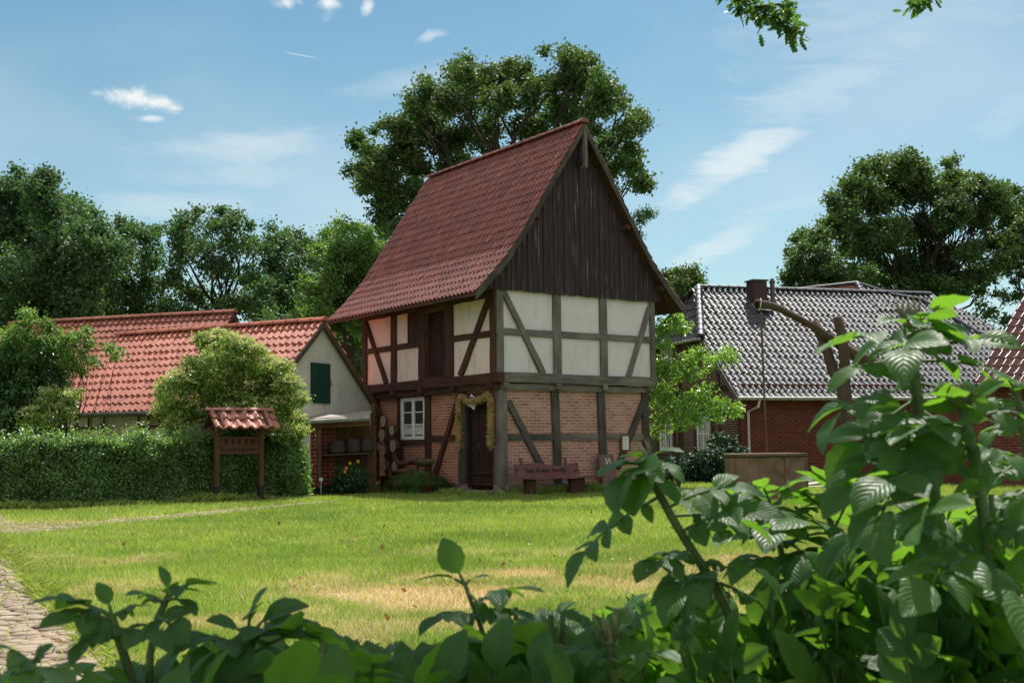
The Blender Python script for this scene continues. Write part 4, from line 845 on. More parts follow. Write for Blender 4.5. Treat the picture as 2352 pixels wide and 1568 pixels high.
# ================================================================ GROUND, PATHS, GRASS
DRYC = [(gr(880, 1370), 1.0, .75, .95), (gr(700, 1345), .9, .6, .6), (gr(1210, 1322), .75, .5, .9), (gr(1400, 1330), .9, .6, .75), (gr(1560, 1340), .7, .4, .7), (gr(115, 1198), 1.1, .45, .95), (gr(250, 1196), .9, .3, .6), (gr(110, 1310), .22, 1.6, .8), (gr(1760, 1290), 1.2, .6, .7), (gr(600, 1440), .7, .5, .6), (gr(1780, 1180), 1.3, .5, .6), (gr(1100, 1265), 1.6, .35, .35), (gr(1950, 1380), 1.2, .8, .6)]
def vnoise(x, y, s, seed):
    r = np.random.default_rng(seed); G = r.random((64, 64)); u, v = (x/s) % 64, (y/s) % 64; i, j = u.astype(int) % 64, v.astype(int) % 64; fu, fv = u-np.floor(u), v-np.floor(v)
    fu, fv = fu*fu*(3-2*fu), fv*fv*(3-2*fv); i2, j2 = (i+1) % 64, (j+1) % 64
    return G[i, j]*(1-fu)*(1-fv)+G[i2, j]*fu*(1-fv)+G[i, j2]*(1-fu)*fv+G[i2, j2]*fu*fv
def dry(x, y):
    d = np.clip((vnoise(x, y, 1.3, 1)*.5+vnoise(x, y, .5, 2)*.3+vnoise(x, y, .2, 3)*.2-.52)*3., 0, .55)*np.clip(1-(y-9)/9, .15, 1)
    k = vnoise(x, y, .45, 5)*.7+vnoise(x, y, .14, 6)*.5
    x = x+(vnoise(x, y, .9, 7)-.5)*1.6; y = y+(vnoise(x, y, .7, 8)-.5)*1.3
    for (c, rx, ry, a) in DRYC: d = np.maximum(d, a*np.clip(np.exp(-((x-c[0])/rx)**2-((y-c[1])/ry)**2)*1.7*(k+.35)-.12, 0, 1))
    return np.clip(d, 0, 1)
def inpoly(x, y, poly):
    r = np.zeros(x.shape, bool); n = len(poly)
    for i in range(n):
        (x0, y0), (x1, y1) = poly[i], poly[(i+1) % n]
        c = ((y0 > y) != (y1 > y)) & (x < (x1-x0)*(y-y0)/(y1-y0+1e-12)+x0); r ^= c
    return r
kA, kB = gr(0, 1252)[:2], gr(295, 1540)[:2]; kd_ = norm(np.append(kB-kA, 0))[:2]; kn = np.array([kd_[1], -kd_[0]])
if kn[0] > 0: kn = -kn
PATH1 = [tuple(kA-kd_*7), tuple(kA+kd_*14), tuple(kA+kd_*14+kn*2.9), tuple(kA-kd_*7+kn*2.9)]
PATH2 = [tuple(gr(px, py)[:2]) for px, py in ((-260, 1172), (0, 1182), (30, 1201), (170, 1203), (300, 1190), (430, 1178), (560, 1166), (700, 1155), (760, 1150), (775, 1152), (700, 1161), (560, 1175), (400, 1192), (250, 1206), (130, 1220), (0, 1230), (-200, 1240))]
def axis(lo, hi, a, b, st, far):
    v = list(np.arange(a, b, st)); x, s = a, st
    while x > lo: s *= 1.5; x -= s; v.insert(0, max(x, lo))
    x, s = v[-1], st
    while x < hi: s *= 1.5; x += s; v.append(min(x, hi))
    return np.array(v)
gx, gy_ = axis(-400, 400, -15, 17, .25, 0), axis(-60, 700, 4, 42, .25, 0)
GX, GY = np.meshgrid(gx, gy_, indexing='ij'); V = np.stack([GX, GY, np.zeros_like(GX)], -1).reshape(-1, 3)
i, j = np.meshgrid(np.arange(len(gx)-1), np.arange(len(gy_)-1), indexing='ij'); a = (i*len(gy_)+j).ravel(); F = np.stack([a, a+len(gy_), a+len(gy_)+1, a+1], 1)
o = npmesh('ground', V, F, M['ground'], attrs={'dry': dry(V[:, 0], V[:, 1])}); tag(o, 'lawn ground with sun-bleached dry patches in front of the granary', 'ground', kind='structure')
def stones(name, poly, d, sx, sy, z0, keep=1., jit=.012, gap=.012, label=None, kerb=None):
    P = np.array(poly); d = np.asarray(d); n = np.array([-d[1], d[0]]); s = P@d; t = P@n; rows = []
    tt = t.min(); row = 0
    while tt < t.max():
        w = sy*rng.uniform(.85, 1.2); ss = s.min()+rng.uniform(0, sx)
        while ss < s.max():
            l = sx*rng.uniform(.7, 1.35); rows.append((ss+l/2, tt+w/2, l/2-gap/2, w/2-gap/2)); ss += l
        tt += w; row += 1
    R = np.array(rows); cx_, cy2 = R[:, 0]*d[0]+R[:, 1]*n[0], R[:, 0]*d[1]+R[:, 1]*n[1]
    k = inpoly(cx_, cy2, poly) & (rng.random(len(R)) < keep); vis = (np.abs(cx_) < .5*cy2+1.5) & (cy2 > 3.5); R = R[k & vis]; m = len(R)
    h = z0+rng.uniform(.002, .016, m); lv = [(1., 1., 0), (.96, .94, .55), (.78, .74, 1.)]; V = np.zeros((m, 3, 8, 3))
    ang = np.arange(8)*PI/4+PI/8
    for q, (a_, b_, c_) in enumerate(lv):
        ca, sa = np.cos(ang), np.sin(ang); sq = 1/np.maximum(np.abs(ca), np.abs(sa))*.96
        jx = rng.normal(0, .04, (m, 8)); L = R[:, 0:1]+R[:, 2:3]*a_*(ca*sq)[None]*(1+jx); T = R[:, 1:2]+R[:, 3:4]*b_*(sa*sq)[None]*(1+jx)
        V[:, q, :, 0] = L*d[0]+T*n[0]; V[:, q, :, 1] = L*d[1]+T*n[1]; V[:, q, :, 2] = (h*c_)[:, None]+rng.normal(0, .0015, (m, 8))
    b0 = np.arange(m)*24; fs = []
    for q in range(2):
        for e in range(8): fs.append(np.stack([b0+q*8+e, b0+q*8+(e+1) % 8, b0+(q+1)*8+(e+1) % 8, b0+(q+1)*8+e], 1))
    for (a1, a2, a3, a4) in ((0, 1, 2, 3), (0, 3, 4, 7), (4, 5, 6, 7)): fs.append(np.stack([b0+16+a1, b0+16+a2, b0+16+a3, b0+16+a4], 1))
    return npmesh(name, V.reshape(-1, 3), np.concatenate(fs), M['cobble'], attrs={'rnd': np.repeat(rng.random(m), 24)})
m = MB()
for i_ in range(1):
    m.quad([(*p, .004) for p in PATH1], [p for p in PATH1])
    m.quad([(*p, .008) for p in PATH2], [p for p in PATH2])
o = m.build('path_bed', M['sand']); tag(o, 'sandy bed of the cobbled paths', 'path', kind='structure')
o = stones('cobbled_path', PATH1, kn, .155, .14, .010); tag(o, 'worn cobblestone path at the lower left', 'path', kind='structure')
o = stones('cobbled_side_path', PATH2, norm([.8, .6]), .17, .12, .006, .8); tag(o, 'sunken cobblestone side path leading towards the granary', 'path', kind='structure')
kb = [tuple(kA-kd_*7+kn*-.1), tuple(kA+kd_*14+kn*-.1), tuple(kA+kd_*14+kn*.0), tuple(kA-kd_*7+kn*.0)]
m = MB(); L_ = -2.
while L_ < 12: 
    l = random.uniform(.35, .5); c = kA+kd_*(L_+l/2)-kn*.05; m.obox((c[0], c[1], .008), (kd_[0]*(l/2-.006), kd_[1]*(l/2-.006), 0), (kn[0]*.045, kn[1]*.045, 0), (0, 0, .012), .003); L_ += l
o = m.build('kerb', plaster('kerb_stone', C(.22, .15, .12), C(.14, .11, .08), scale=6), bevel=.004); tag(o, 'reddish kerb between the cobbles and the lawn', 'kerb', kind='structure')
o_h = []
def blades():
    X_, Y_, H_, W_ = [], [], [], []
    for (a, b, dens, hh, ww) in ((5.2, 9, 4200, .05, .0055), (9, 14, 2600, .055, .008), (14, 20, 1500, .06, .012), (20, 29, 800, .065, .018), (29, 44, 260, .07, .028)):
        n = int(dens*((b*b-a*a)*.475+3.2*(b-a))); y = rng.uniform(a, b, n*2); y = y[rng.random(n*2) < (.475*y+1.6)/(.475*b+1.6)][:n]; n = len(y); x = rng.uniform(-1, 1, n)*(.475*y+1.6); X_.append(x); Y_.append(y); H_.append(np.full(n, hh)); W_.append(np.full(n, ww))
    x, y, h, w = map(np.concatenate, (X_, Y_, H_, W_)); c, s = math.cos(YAW), math.sin(YAW); lx, ly = (x-G0[0])*c+(y-G0[1])*s, -(x-G0[0])*s+(y-G0[1])*c
    k = ~((lx > -.02) & (lx < GV) & (ly > -.02) & (ly < GU)) & ~inpoly(x, y, PATH1); p2 = inpoly(x, y, PATH2); k &= ~(p2 & (rng.random(len(x)) < .8))
    dd = dry(x, y); k &= rng.random(len(x)) > dd*.3; x, y, h, w, dd = x[k], y[k], h[k], w[k], dd[k]; n = len(x)
    tuft = vnoise(x, y, .35, 9)*.8+vnoise(x, y, 1.6, 10)*.5; h = h*(.45+.75*tuft)*rng.uniform(.5, 1.5, n)*(1-.35*dd); an = rng.uniform(0, 2*PI, n); ln = rng.normal(0, .55, (n, 2))*h[:, None]
    dx, dy = np.cos(an)*w/2, np.sin(an)*w/2; z = np.zeros(n)
    V = np.stack([np.stack([x-dx, y-dy, z], 1), np.stack([x+dx, y+dy, z], 1), np.stack([x+ln[:, 0], y+ln[:, 1], h], 1)], 1).reshape(-1, 3); F = (np.arange(n)*3)[:, None]+np.array([0, 1, 2])
    dv = np.clip(dd*.35+(rng.random(n) < dd*.95)*.6+rng.normal(0, .1, n)+(rng.random(n) < .07)*.6, 0, 1); rv = np.clip(rng.random(n)*.7+(vnoise(x, y, 2.2, 12)-.5)*.6+(vnoise(x, y, .5, 13)-.5)*.5+.12, 0, 1)
    o = npmesh('lawn_grass', V, F, M['grass'], attrs={'rnd': np.repeat(rv, 3), 'dry': np.repeat(dv, 3)}); tag(o, 'short lawn grass with straw coloured dry patches', 'grass', kind='stuff')
blades()
# clover heads
n = 420; y = np.sqrt(rng.uniform(8**2, 27**2, n)); x = rng.uniform(-.42, .42, n)*y; k = ~inpoly(x, y, PATH1) & (vnoise(x, y, 1.5, 20) > .45); P = np.stack([x, y, rng.uniform(.04, .085, n)], 1)[k]
P = np.concatenate([P+rng.normal(0, .003, P.shape) for _ in range(4)]); o = leaves('clover_flowers', M['petal_white'], None, P, .016, 1., .9); tag(o, 'small white clover heads scattered over the lawn', 'flowers', kind='stuff')
nf = 170; yf = np.sqrt(rng.uniform(6**2, 26**2, nf)); xf = rng.uniform(-.42, .42, nf)*yf; Pf = np.stack([xf, yf, rng.uniform(.03, .06, nf)], 1)
o = leaves('fallen_leaves', leafm('dead_leaf', C(.16, .07, .03), C(.36, .2, .09), .1, .8, .2), None, Pf, .07, 1., .6); tag(o, 'dry brown leaves scattered over the lawn', 'fallen leaves', kind='stuff')
# taller weeds at the foot of hedge and walls
def weeds(name, label, pts, n, hmin, hmax, mat=M['leaf_hedge'], w=.014, spread=.14, lean=.45):
    P = np.array(pts, float); seg = np.linalg.norm(np.diff(P, axis=0), axis=1); S = np.concatenate([[0], np.cumsum(seg)]); s = rng.uniform(0, S[-1], n)
    x = np.interp(s, S, P[:, 0])+rng.normal(0, spread, n); y = np.interp(s, S, P[:, 1])+rng.normal(0, spread, n); h = rng.uniform(hmin, hmax, n)*(.4+vnoise(x, y, .5, 30)); an = rng.uniform(0, 2*PI, n); ln = rng.normal(0, lean, (n, 2))*h[:, None]; z = np.zeros(n)
    dx, dy = np.cos(an)*w/2, np.sin(an)*w/2
    V = np.stack([np.stack([x-dx, y-dy, z], 1), np.stack([x+dx, y+dy, z], 1), np.stack([x+ln[:, 0]*.4+dx*.6, y+ln[:, 1]*.4+dy*.6, h*.65], 1), np.stack([x+ln[:, 0], y+ln[:, 1], h], 1)], 1).reshape(-1, 3); b = np.arange(n)*4
    F = np.concatenate([np.stack([b, b+1, b+2], 1), np.stack([b, b+2, b+3], 1)]); o = npmesh(name, V, F, mat, attrs={'rnd': np.repeat(rng.random(n), 4), 'dry': np.repeat(rng.random(n)*.25, 4)}); return tag(o, label, 'weeds', kind='stuff')
hedge_px = [(-240, 1180), (0, 1172), (250, 1165), (420, 1157), (560, 1150), (655, 1147)]
HP = [gr(px, py)[:2] for px, py in hedge_px]
weeds('kerb_weeds', 'grass creeping over the edge of the cobbled path', [kA-kd_*3+kn*.03, kA+kd_*10+kn*.03], 5200, .03, .09, M['grass'], .009, .06, .8)
weeds('joint_weeds', 'small grass tufts growing in the joints of the cobbled path', [kA-kd_*2+kn*.9, kA+kd_*10+kn*.9], 2600, .02, .07, M['grass'], .008, .55, .8)
weeds('hedge_weeds', 'long grass growing along the foot of the hedge', [p+np.array([.05, -.2]) for p in HP], 9000, .05, .22, M['grass'])
weeds('wall_weeds', 'long grass along the foot of the gable wall', [gw(-.1, -.25, 0)[:2], gw(4.8, -.2, 0)[:2]], 6000, .06, .26, M['grass'])
weeds('wall_weeds', 'long grass along the foot of the door side wall', [gw(-.45, .1, 0)[:2], gw(-.5, 3.2, 0)[:2], gw(-.9, 5.5, 0)[:2]], 5000, .05, .2, M['grass'])

# ================================================================ HEDGE
def hedge():
    P = np.array(HP); seg = np.linalg.norm(np.diff(P, axis=0), axis=1); S = np.concatenate([[0], np.cumsum(seg)]); L = S[-1]; th = .95
    root = thing('hedge', 'long clipped leafy green hedge standing in front of the barns', 'hedge', (P[2][0], P[2][1], 0)); b = np.array([P[2][0], P[2][1], 0]); ctl = []
    def surf(n, inner=0.):
        s = rng.uniform(0, L+.45, n); a = rng.random(n)   # around section: front 0-.45, top .45-1
        hh = 1.28+.16*vnoise(s, s*0, .8, 41)+.16*(vnoise(s, s*0+3, .25, 42)-.5)+.03*s/L*3; f = a < .58; z = np.where(f, a/.58, 1.)*hh; t = np.where(f, 0, (a-.58)/.42)*th
        rd = .28; cx_ = np.clip(z/hh, 0, 1); t = t+np.where(f, rd*np.clip((cx_-.75)/.25, 0, 1)**2*.6, 0); bul = (vnoise(s, z, .6, 43)-.5)*.46+(vnoise(s, z, .22, 48)-.5)*.2
        z = z-inner*.5*(1-f); t = t+inner*f-bul*f; z = z+bul*(~f)*.5
        e = np.clip((s-(L-.5))/.9, 0, 1); z = z*(1-.18*e*e); sc = np.minimum(s, L+.4)
        x = np.interp(sc, S, P[:, 0]); y = np.interp(sc, S, P[:, 1]); dx = np.interp(sc-.1, S, P[:, 0]); dy = np.interp(sc-.1, S, P[:, 1]); d = np.array([P[4][0]-P[1][0], P[4][1]-P[1][1]]); d /= np.linalg.norm(d); nn = np.array([-d[1], d[0]])
        over = np.clip(s-L, 0, 9); x = x+d[0]*over+nn[0]*(t+over*.9); y = y+d[1]*over+nn[1]*(t+over*.9); return np.stack([x, y, z], 1), np.tile(np.array([-nn[0], -nn[1], .2]), (n, 1))*f[:, None]+np.array([0, 0, 1.])*(~f)[:, None]
    A, O = surf(64000); A += rng.normal(0, .05, A.shape); B, O2 = surf(36000, .16); B += rng.normal(0, .07, B.shape)
    # right end cap
    n = 9000; e = gr(655, 1139)[:2]; d = norm(np.append(P[-1]-P[-2], 0)); nn = np.array([-d[1], d[0], 0]); an = rng.uniform(-PI/2, PI/2, n); z = rng.random(n)*1.42; r = .52*(1-.35*(z/1.42)**3); Cc = np.array([P[-1][0], P[-1][1], 0])+nn*.45
    E_ = Cc+d*(np.cos(an)*r*1.2)[:, None]+nn*(np.sin(an)*r)[:, None]; E_[:, 2] = z; E_ += rng.normal(0, .06, E_.shape)
    T = np.concatenate([A, B, E_]); O = np.concatenate([O, O2, d*np.ones((n, 1))]); k = T[:, 2] > .02; T, O = T[k], O[k]
    sp_ = vnoise(T[:, 0]*3, T[:, 1]*3, .25, 47); T[:, 2] += (rng.random(len(T)) < .3)*(sp_ > .6)*rng.uniform(0, .3, len(T))*(T[:, 2] > 1.22)
    leaves('foliage', M['leaf_hedge'], root, T-b, .068, .5, .6, outward=O, rnd=np.clip(vnoise(T[:, 0]+T[:, 1], T[:, 2], .35, 44)*.5+rng.random(len(T))*.5, 0, 1))
    m = MB()
    for i in range(170):
        s = rng.uniform(0, L); x, y = np.interp(s, S, P[:, 0]), np.interp(s, S, P[:, 1]); q = np.array([x, y, 0])-b+np.array([-.2, .4, 0]); m.tube([q, q+rng.normal(0, .12, 3)*[1, 1, 0]+[0, 0, .6], q+rng.normal(0, .25, 3)*[1, 1, 0]+[0, 0, 1.25]], [.02, .014, .006], 5, False)
    dd = norm(np.append(P[4]-P[1], 0)); n3 = np.array([-dd[1], dd[0], 0])
    for i in range(len(P)-1):
        p, q = np.append(P[i], 0)-b+n3*.5, np.append(P[i+1], 0)-b+n3*.5; m.obox((p+q)/2+[0, 0, .62], (q-p)/2, n3*.12, (0, 0, .6), .03, 6)
    m.build('stems', M['bark_dark'], root)
hedge()

# ================================================================ SIGN WITH LITTLE ROOF
def sign():
    a = at(497, 1100, 26.55); p1 = np.array([a[0], 26.55]); th = math.radians(34); 
    # right post along direction th so that it projects to px 599
    d = np.array([math.cos(th), math.sin(th)]); r = ray(599, 1100); k = r[0]/r[1]; L = (k*p1[1]-p1[0])/(d[0]-k*d[1])
    root = thing('garden_sign', 'carved wooden sign on two posts under a small red pantile roof, before the hedge', 'sign', (p1[0], p1[1], 0), th)
    for x in (0, L):
        m = MB(); m.bar((x, 0, 0), (x, 0, 1.68), .1, .1, jit=.002, seg=5, up=(0, 1, 0)); m.build('post', M['sign_wood'], root)
        m = MB(); m.bar((x, 0, 0), (x, 0, .36), .115, .115, up=(0, 1, 0)); m.build('post_shoe', M['black'], root)
        for s_ in (-1, 1):
            m = MB(); m.bar((x+.03*s_, 0, 1.5), (x+s_*.2, 0, 1.68), .06, .06, up=(0, 1, 0)); m.build('brace', M['sign_wood'], root)
        m = MB(); m.bar((x, -.42, 1.72), (x, .42, 1.72), .07, .08); m.bar((x, -.44, 1.7), (x, 0, 2.06), .05, .07); m.bar((x, .44, 1.7), (x, 0, 2.06), .05, .07); m.build('truss', M['sign_wood'], root)
    m = MB(); m.box(.05, L-.05, -.02, .02, 1.085, 1.475, .001, 3); bd = m.build('board', M['sign_wood'], root)
    m = MB(); m.box(.05, L-.05, -.034, -.021, 1.445, 1.475); m.box(.05, L-.05, -.034, -.021, 1.085, 1.11); m.build('board_frame', M['sign_wood'], bd)
    dk = wood('sign_carving', C(.014, .009, .007), C(.03, .017, .012)); W = L-.1; cx_ = L/2
    # carved ornament: row of herb tufts above the word
    m = MB()
    for i in range(5):
        x = cx_+(i-2)*W*.165; m.tube([(x, -.025, 1.27), (x+.005, -.027, 1.42)], .006, 5)
        for s_ in (-1, 1):
            for z in (1.31, 1.345, 1.38): m.tube([(x, -.026, z), (x+s_*.04, -.028, z+.025)], .008, 5)
    m.build('carved_plants', dk, bd)
    lettering('carved_word', 'Kräutergarten', dk, bd, .152, frame_mat((cx_, -.0225, 1.185), (1, 0, 0), (0, 0, 1)), .004)
    rp = [(0, 1.66), (.46, 2.06)]
    tiles('roof_tiles', M['tile_sign'], root, (-.2, -.46, 0), (1, 0, 0), (0, 1, 0), rp, L+.46, .235, .3, .05, .045)
    tiles('roof_tiles', M['tile_sign'], root, (-.2, .46, 0), (1, 0, 0), (0, -1, 0), rp, L+.46, .235, .3, .05, .045, flip=True)
    ridge('ridge_tiles', M['tile_sign'], root, (-.24, 0, 2.07), (L+.26, 0, 2.07), .075, .34)
    m = MB()
    for s_ in (-1, 1):
        m.quad([(-.18, s_*.45, 1.64), (L+.24, s_*.45, 1.64), (L+.24, 0, 2.04), (-.18, 0, 2.04)])
        A_, B_ = np.array([-.19, s_*.46, 1.66]), np.array([-.19, 0, 2.07]); m.prism([A_, B_, B_-[0, 0, .07], A_-[0, 0, .07]], (.02, 0, 0))
    m.build('roof_boards', M['sign_wood'], root)
sign()

# ================================================================ THINGS AT THE GRANARY
def lface(px, py, off):   # granary local (y, z) on plane x=-off
    r = ray(px, py); n = np.array([math.cos(YAW), math.sin(YAW)]); t = (n@G0[:2]-off)/(n@r[:2]); p = r*t; q = p[:2]-G0[:2]; return float(q@np.array([-math.sin(YAW), math.cos(YAW)])), float(p[2]+CH)
def gface(px, py, off):   # granary local (x, z) on plane y=-off
    r = ray(px, py); n = np.array([-math.sin(YAW), math.cos(YAW)]); t = (n@G0[:2]-off)/(n@r[:2]); p = r*t; q = p[:2]-G0[:2]; return float(q@np.array([math.cos(YAW), math.sin(YAW)])), float(p[2]+CH)
# garland
gl = thing('straw_garland', 'thick straw garland hung around the granary door', 'garland', tuple(gw(-.1, .95, 0)), YAW)
path = [(1.60, 1.14), (1.61, 1.4), (1.63, 1.8), (1.62, 2.1), (1.6, 2.33), (1.5, 2.43), (1.38, 2.38), (1.25, 2.3), (1.05, 2.3), (.85, 2.31), (.62, 2.32), (.45, 2.4), (.3, 2.43), (.2, 2.3), (.22, 2.0), (.22, 1.7), (.23, 1.4), (.22, 1.18)]
pp = [np.array([-.02, y-.95, z]) for y, z in path]; m = MB(); m.tube(pp, [.045]+[.062]*(len(pp)-2)+[.045], 10, True, .1); m.build('straw_core', M['straw'], gl, smooth=True)
S = np.concatenate([[0], np.cumsum([np.linalg.norm(b-a) for a, b in zip(pp, pp[1:])])]); n = 5200; s = rng.uniform(0, S[-1], n); A = np.stack([np.interp(s, S, [p[k] for p in pp]) for k in range(3)], 1); u = rng.normal(size=(n, 3)); u /= np.linalg.norm(u, axis=1)[:, None]
leaves('straw_ears', M['straw'], gl, A+u*.066*(.85+.3*vnoise(s, u[:, 0]*2+5, .11, 50))[:, None], .062, .1, .3, .6, outward=u)
pq = thing('door_plaque', 'white plaque with round emblem in the straw garland above the door', 'plaque', tuple(gw(-.12, .98, 2.28)), YAW)
Rm = Matrix.Rotation(math.radians(25), 4, 'X'); m = MB(); m.box(-.02, .0, -.14, .14, -.15, .15); m.v = [tuple(Rm@Vector(v)) for v in m.v]; m.build('card', M['white'], pq)
m = MB(); m.tube([(-.032+0*k, .13*math.cos(k*PI/12), .13*math.sin(k*PI/12)) for k in range(25)], .007, 5, False); m.build('ring', M['slate'], pq)
m = MB(); m.tube([(-.022, 0, 0), (-.03, 0, 0)], .1, 20); m.build('emblem', simple('emblem_orange', C(.5, .27, .18), .7, .3, 0, .5, 40), pq)
m = MB()
for i in range(4): m.tube([(0, i*.02-.03, .0), (.005, i*.025-.04, -.15), (0, i*.02-.03, -.3)], [.012, .024, .008], 7)
o = m.build('corn_bunch', simple('dry_corn', C(.5, .22, .05), .6)); o.location = tuple(gw(-.08, 1.79, 1.96)); o.rotation_euler = (0, 0, YAW); tag(o, 'orange dried corn cobs hanging left of the door garland', 'corn cobs')
# log discs
lr = thing('log_display', 'rustic display of sawn log discs on poles against the granary side wall', 'log display', tuple(gw(-.15, 5.4, 0)), YAW)
y0_ = 5.4
for k, (cx_, cy2, ry, off, tone) in enumerate([(315, 200, 103, .16, 0), (290, 445, 108, .3, 0), (465, 365, 90, .24, 0), (128, 513, 100, .34, 0), (295, 725, 108, .42, 0), (485, 640, 106, .3, 0), (125, 775, 106, .42, 0), (118, 1000, 98, .42, 0), (310, 1000, 106, .46, 0), (512, 1000, 92, .4, 0), (240, 640, 70, .22, 0)]):
    y, z = lface(838.9+.13*cx_, 940.8+.13*cy2, off+.1); R_ = ry*.13*31.4/CF
    n = 20; rr = [R_*(1+.05*math.sin(3*a+k)+.03*math.sin(5*a+2*k)) for a in [2*PI*i/n for i in range(n)]]
    m = MB(); pl = [(-off-.1+.15, y-y0_+rr[i]*math.cos(2*PI*i/n), z+rr[i]*math.sin(2*PI*i/n)) for i in range(n)]; p2 = [(x+.05+.03*(k % 3), yy_, zz_) for x, yy_, zz_ in pl]
    for i in range(n): m.quad([pl[i], pl[(i+1) % n], p2[(i+1) % n], p2[i]], [(i*.05, 0), (i*.05+.05, 0), (i*.05+.05, .2), (i*.05, .2)])
    lg = m.build('log', M['bark'], lr, smooth=True); m = MB(); uv = [(q[1]-(y-y0_), q[2]-z) for q in pl]
    m.quad([(q[0]-.002, q[1], q[2]) for q in pl][::-1], uv[::-1]); m.build('cut_face', M['cut_wood'], lg)
for (a, b, r) in (((375, 300), (390, 1240), .05), ((330, 320), (230, 420), .04), ((400, 1010), (470, 1010), .03), ((80, 400), (95, 1280), .05)):
    (ya, za), (yb, zb) = lface(838.9+.13*a[0], 940.8+.13*a[1], .22), lface(838.9+.13*b[0], 940.8+.13*b[1], .22); m = MB(); m.tube([(-.06, ya-y0_, za), (-.08, (ya+yb)/2-y0_+.02, (za+zb)/2), (-.06, yb-y0_, max(zb, 0))], r, 8, True, .08); m.build('pole', M['bark'], lr)
for k, (px, py, w, h, rot, lab) in enumerate(((843.5, 1014, .14, .085, -.3, 'upper small yellow wooden arrow plate beside the log discs'), (842.5, 1057, .2, .1, .12, 'lower yellow wooden name plate with dark lettering beside the log discs'))):
    y, z = lface(px, py, .5); t_ = thing('yellow_plate', lab, 'sign plate', tuple(gw(-.5, y, z)), YAW); m = MB(); R2 = Matrix.Rotation(rot, 4, 'X'); m.box(-.01, .01, -w, w, -h/2, h/2, .001, 3); m.v = [tuple(R2@Vector(v)) for v in m.v]; m.build('plate', M['yellow'], t_)
    m = MB()
    for i in range(4): m.tube([(-.014, -w*.6+i*w*.4, -h*.18), (-.014, -w*.45+i*w*.4, h*.2), (-.014, -w*.35+i*w*.4, -h*.1)], .008, 4)
    m.v = [tuple(R2@Vector(v)) for v in m.v]; m.build('marks', M['black'], t_)
# rustic bench with curved log
rb = thing('rustic_bench', 'dark rustic bench with curved mossy log back under the white window', 'bench', tuple(gw(-.6, 4.2, 0)), YAW)
def lp(px, py, off): y, z = lface(px, py, off); return np.array([-off+.6, y-4.2, z])
m = MB(); m.tube([lp(910, 1057, .5), lp(920, 1065, .5), lp(935, 1064, .5), lp(947, 1056, .5), lp(957, 1052, .5)], [.05, .06, .06, .05, .03], 8); m.build('backrest', M['bench'], rb, smooth=True)
moss = plaster('moss_bark', C(.1, .09, .035), C(.07, .05, .03), scale=8, bump=1.)
m = MB(); m.tube([lp(944, 1060, .45), lp(960, 1059, .45), lp(975, 1062, .45), lp(988, 1060, .45), lp(996, 1058, .5)], [.07, .1, .1, .085, .05], 10, True, .12); m.build('mossy_log', moss, rb, smooth=True)
m = MB(); m.tube([lp(903, 1084, .75), lp(915, 1082, .75), lp(935, 1080, .75)], [.045, .05, .045], 8); m.build('armrest', M['bench'], rb, smooth=True)
ya = lface(878, 1104, .75)[0]-4.2; yb = lface(995, 1104, .7)[0]-4.2; m = MB(); m.box(-.4, .05, yb, ya, .40, .45, .008, 5); m.build('seat', M['wood_brown'], rb)
for yy in (ya-.25, yb+.25):
    m = MB(); m.box(-.3, 0, yy-.1, yy+.1, 0, .4, .01, 2); m.build('leg', M['wood_brown'], rb)
for px in (925, 960): m = MB(); q = lp(px, 1100, .5); m.bar(q, (q[0], q[1], lp(px, 1052, .5)[2]), .06, .05, up=(0, 1, 0)); m.build('back_post', M['wood_brown'], rb)
# ornamental grass
def grass_clump(name, label, c, n, r, h, mat):
    root = thing(name, label, 'grass clump', (c[0], c[1], 0)); V = []; F = []; rd = []; k = 0
    for i in range(n):
        a, ph = rng.uniform(0, 2*PI), rng.random(); R_ = r*(.25+.85*ph); st = np.array([math.cos(a), math.sin(a), 0])*rng.random()*r*.35; w = .012; H_ = h*rng.uniform(.7, 1.15)*(1-.15*ph); tn = np.array([-math.sin(a), math.cos(a), 0]); nn = 5
        for q in range(nn+1):
            t = q/nn; p = st+np.array([math.cos(a), math.sin(a), 0])*R_*t**1.5+np.array([0, 0, H_*(1.9*t-(1.0+ph*.45)*t*t*1.02)*1.25]); p[2] = max(p[2], .01); V += [p-tn*w*(1-t)*.6, p+tn*w*(1-t)*.6+[0, 0, 1e-4]]; rd += [ph, ph]
        F += [[k+2*q, k+2*q+1, k+2*q+3, k+2*q+2] for q in range(nn)]; k += 2*(nn+1)
    npmesh('blades', np.array(V), np.array(F), mat, root, attrs={'rnd': np.array(rd)}); return root
q = gr(952, 1137); grass_clump('ornamental_grass', 'large arching clump of green ornamental grass beneath the window', q+[0, .35, 0], 4200, .72, .55, M['leaf_hedge'])
q = gr(1005, 1136); grass_clump('ornamental_grass', 'smaller darker grass clump between the big clump and the door', q+[0, .3, 0], 1800, .45, .42, M['leaf_bush'])
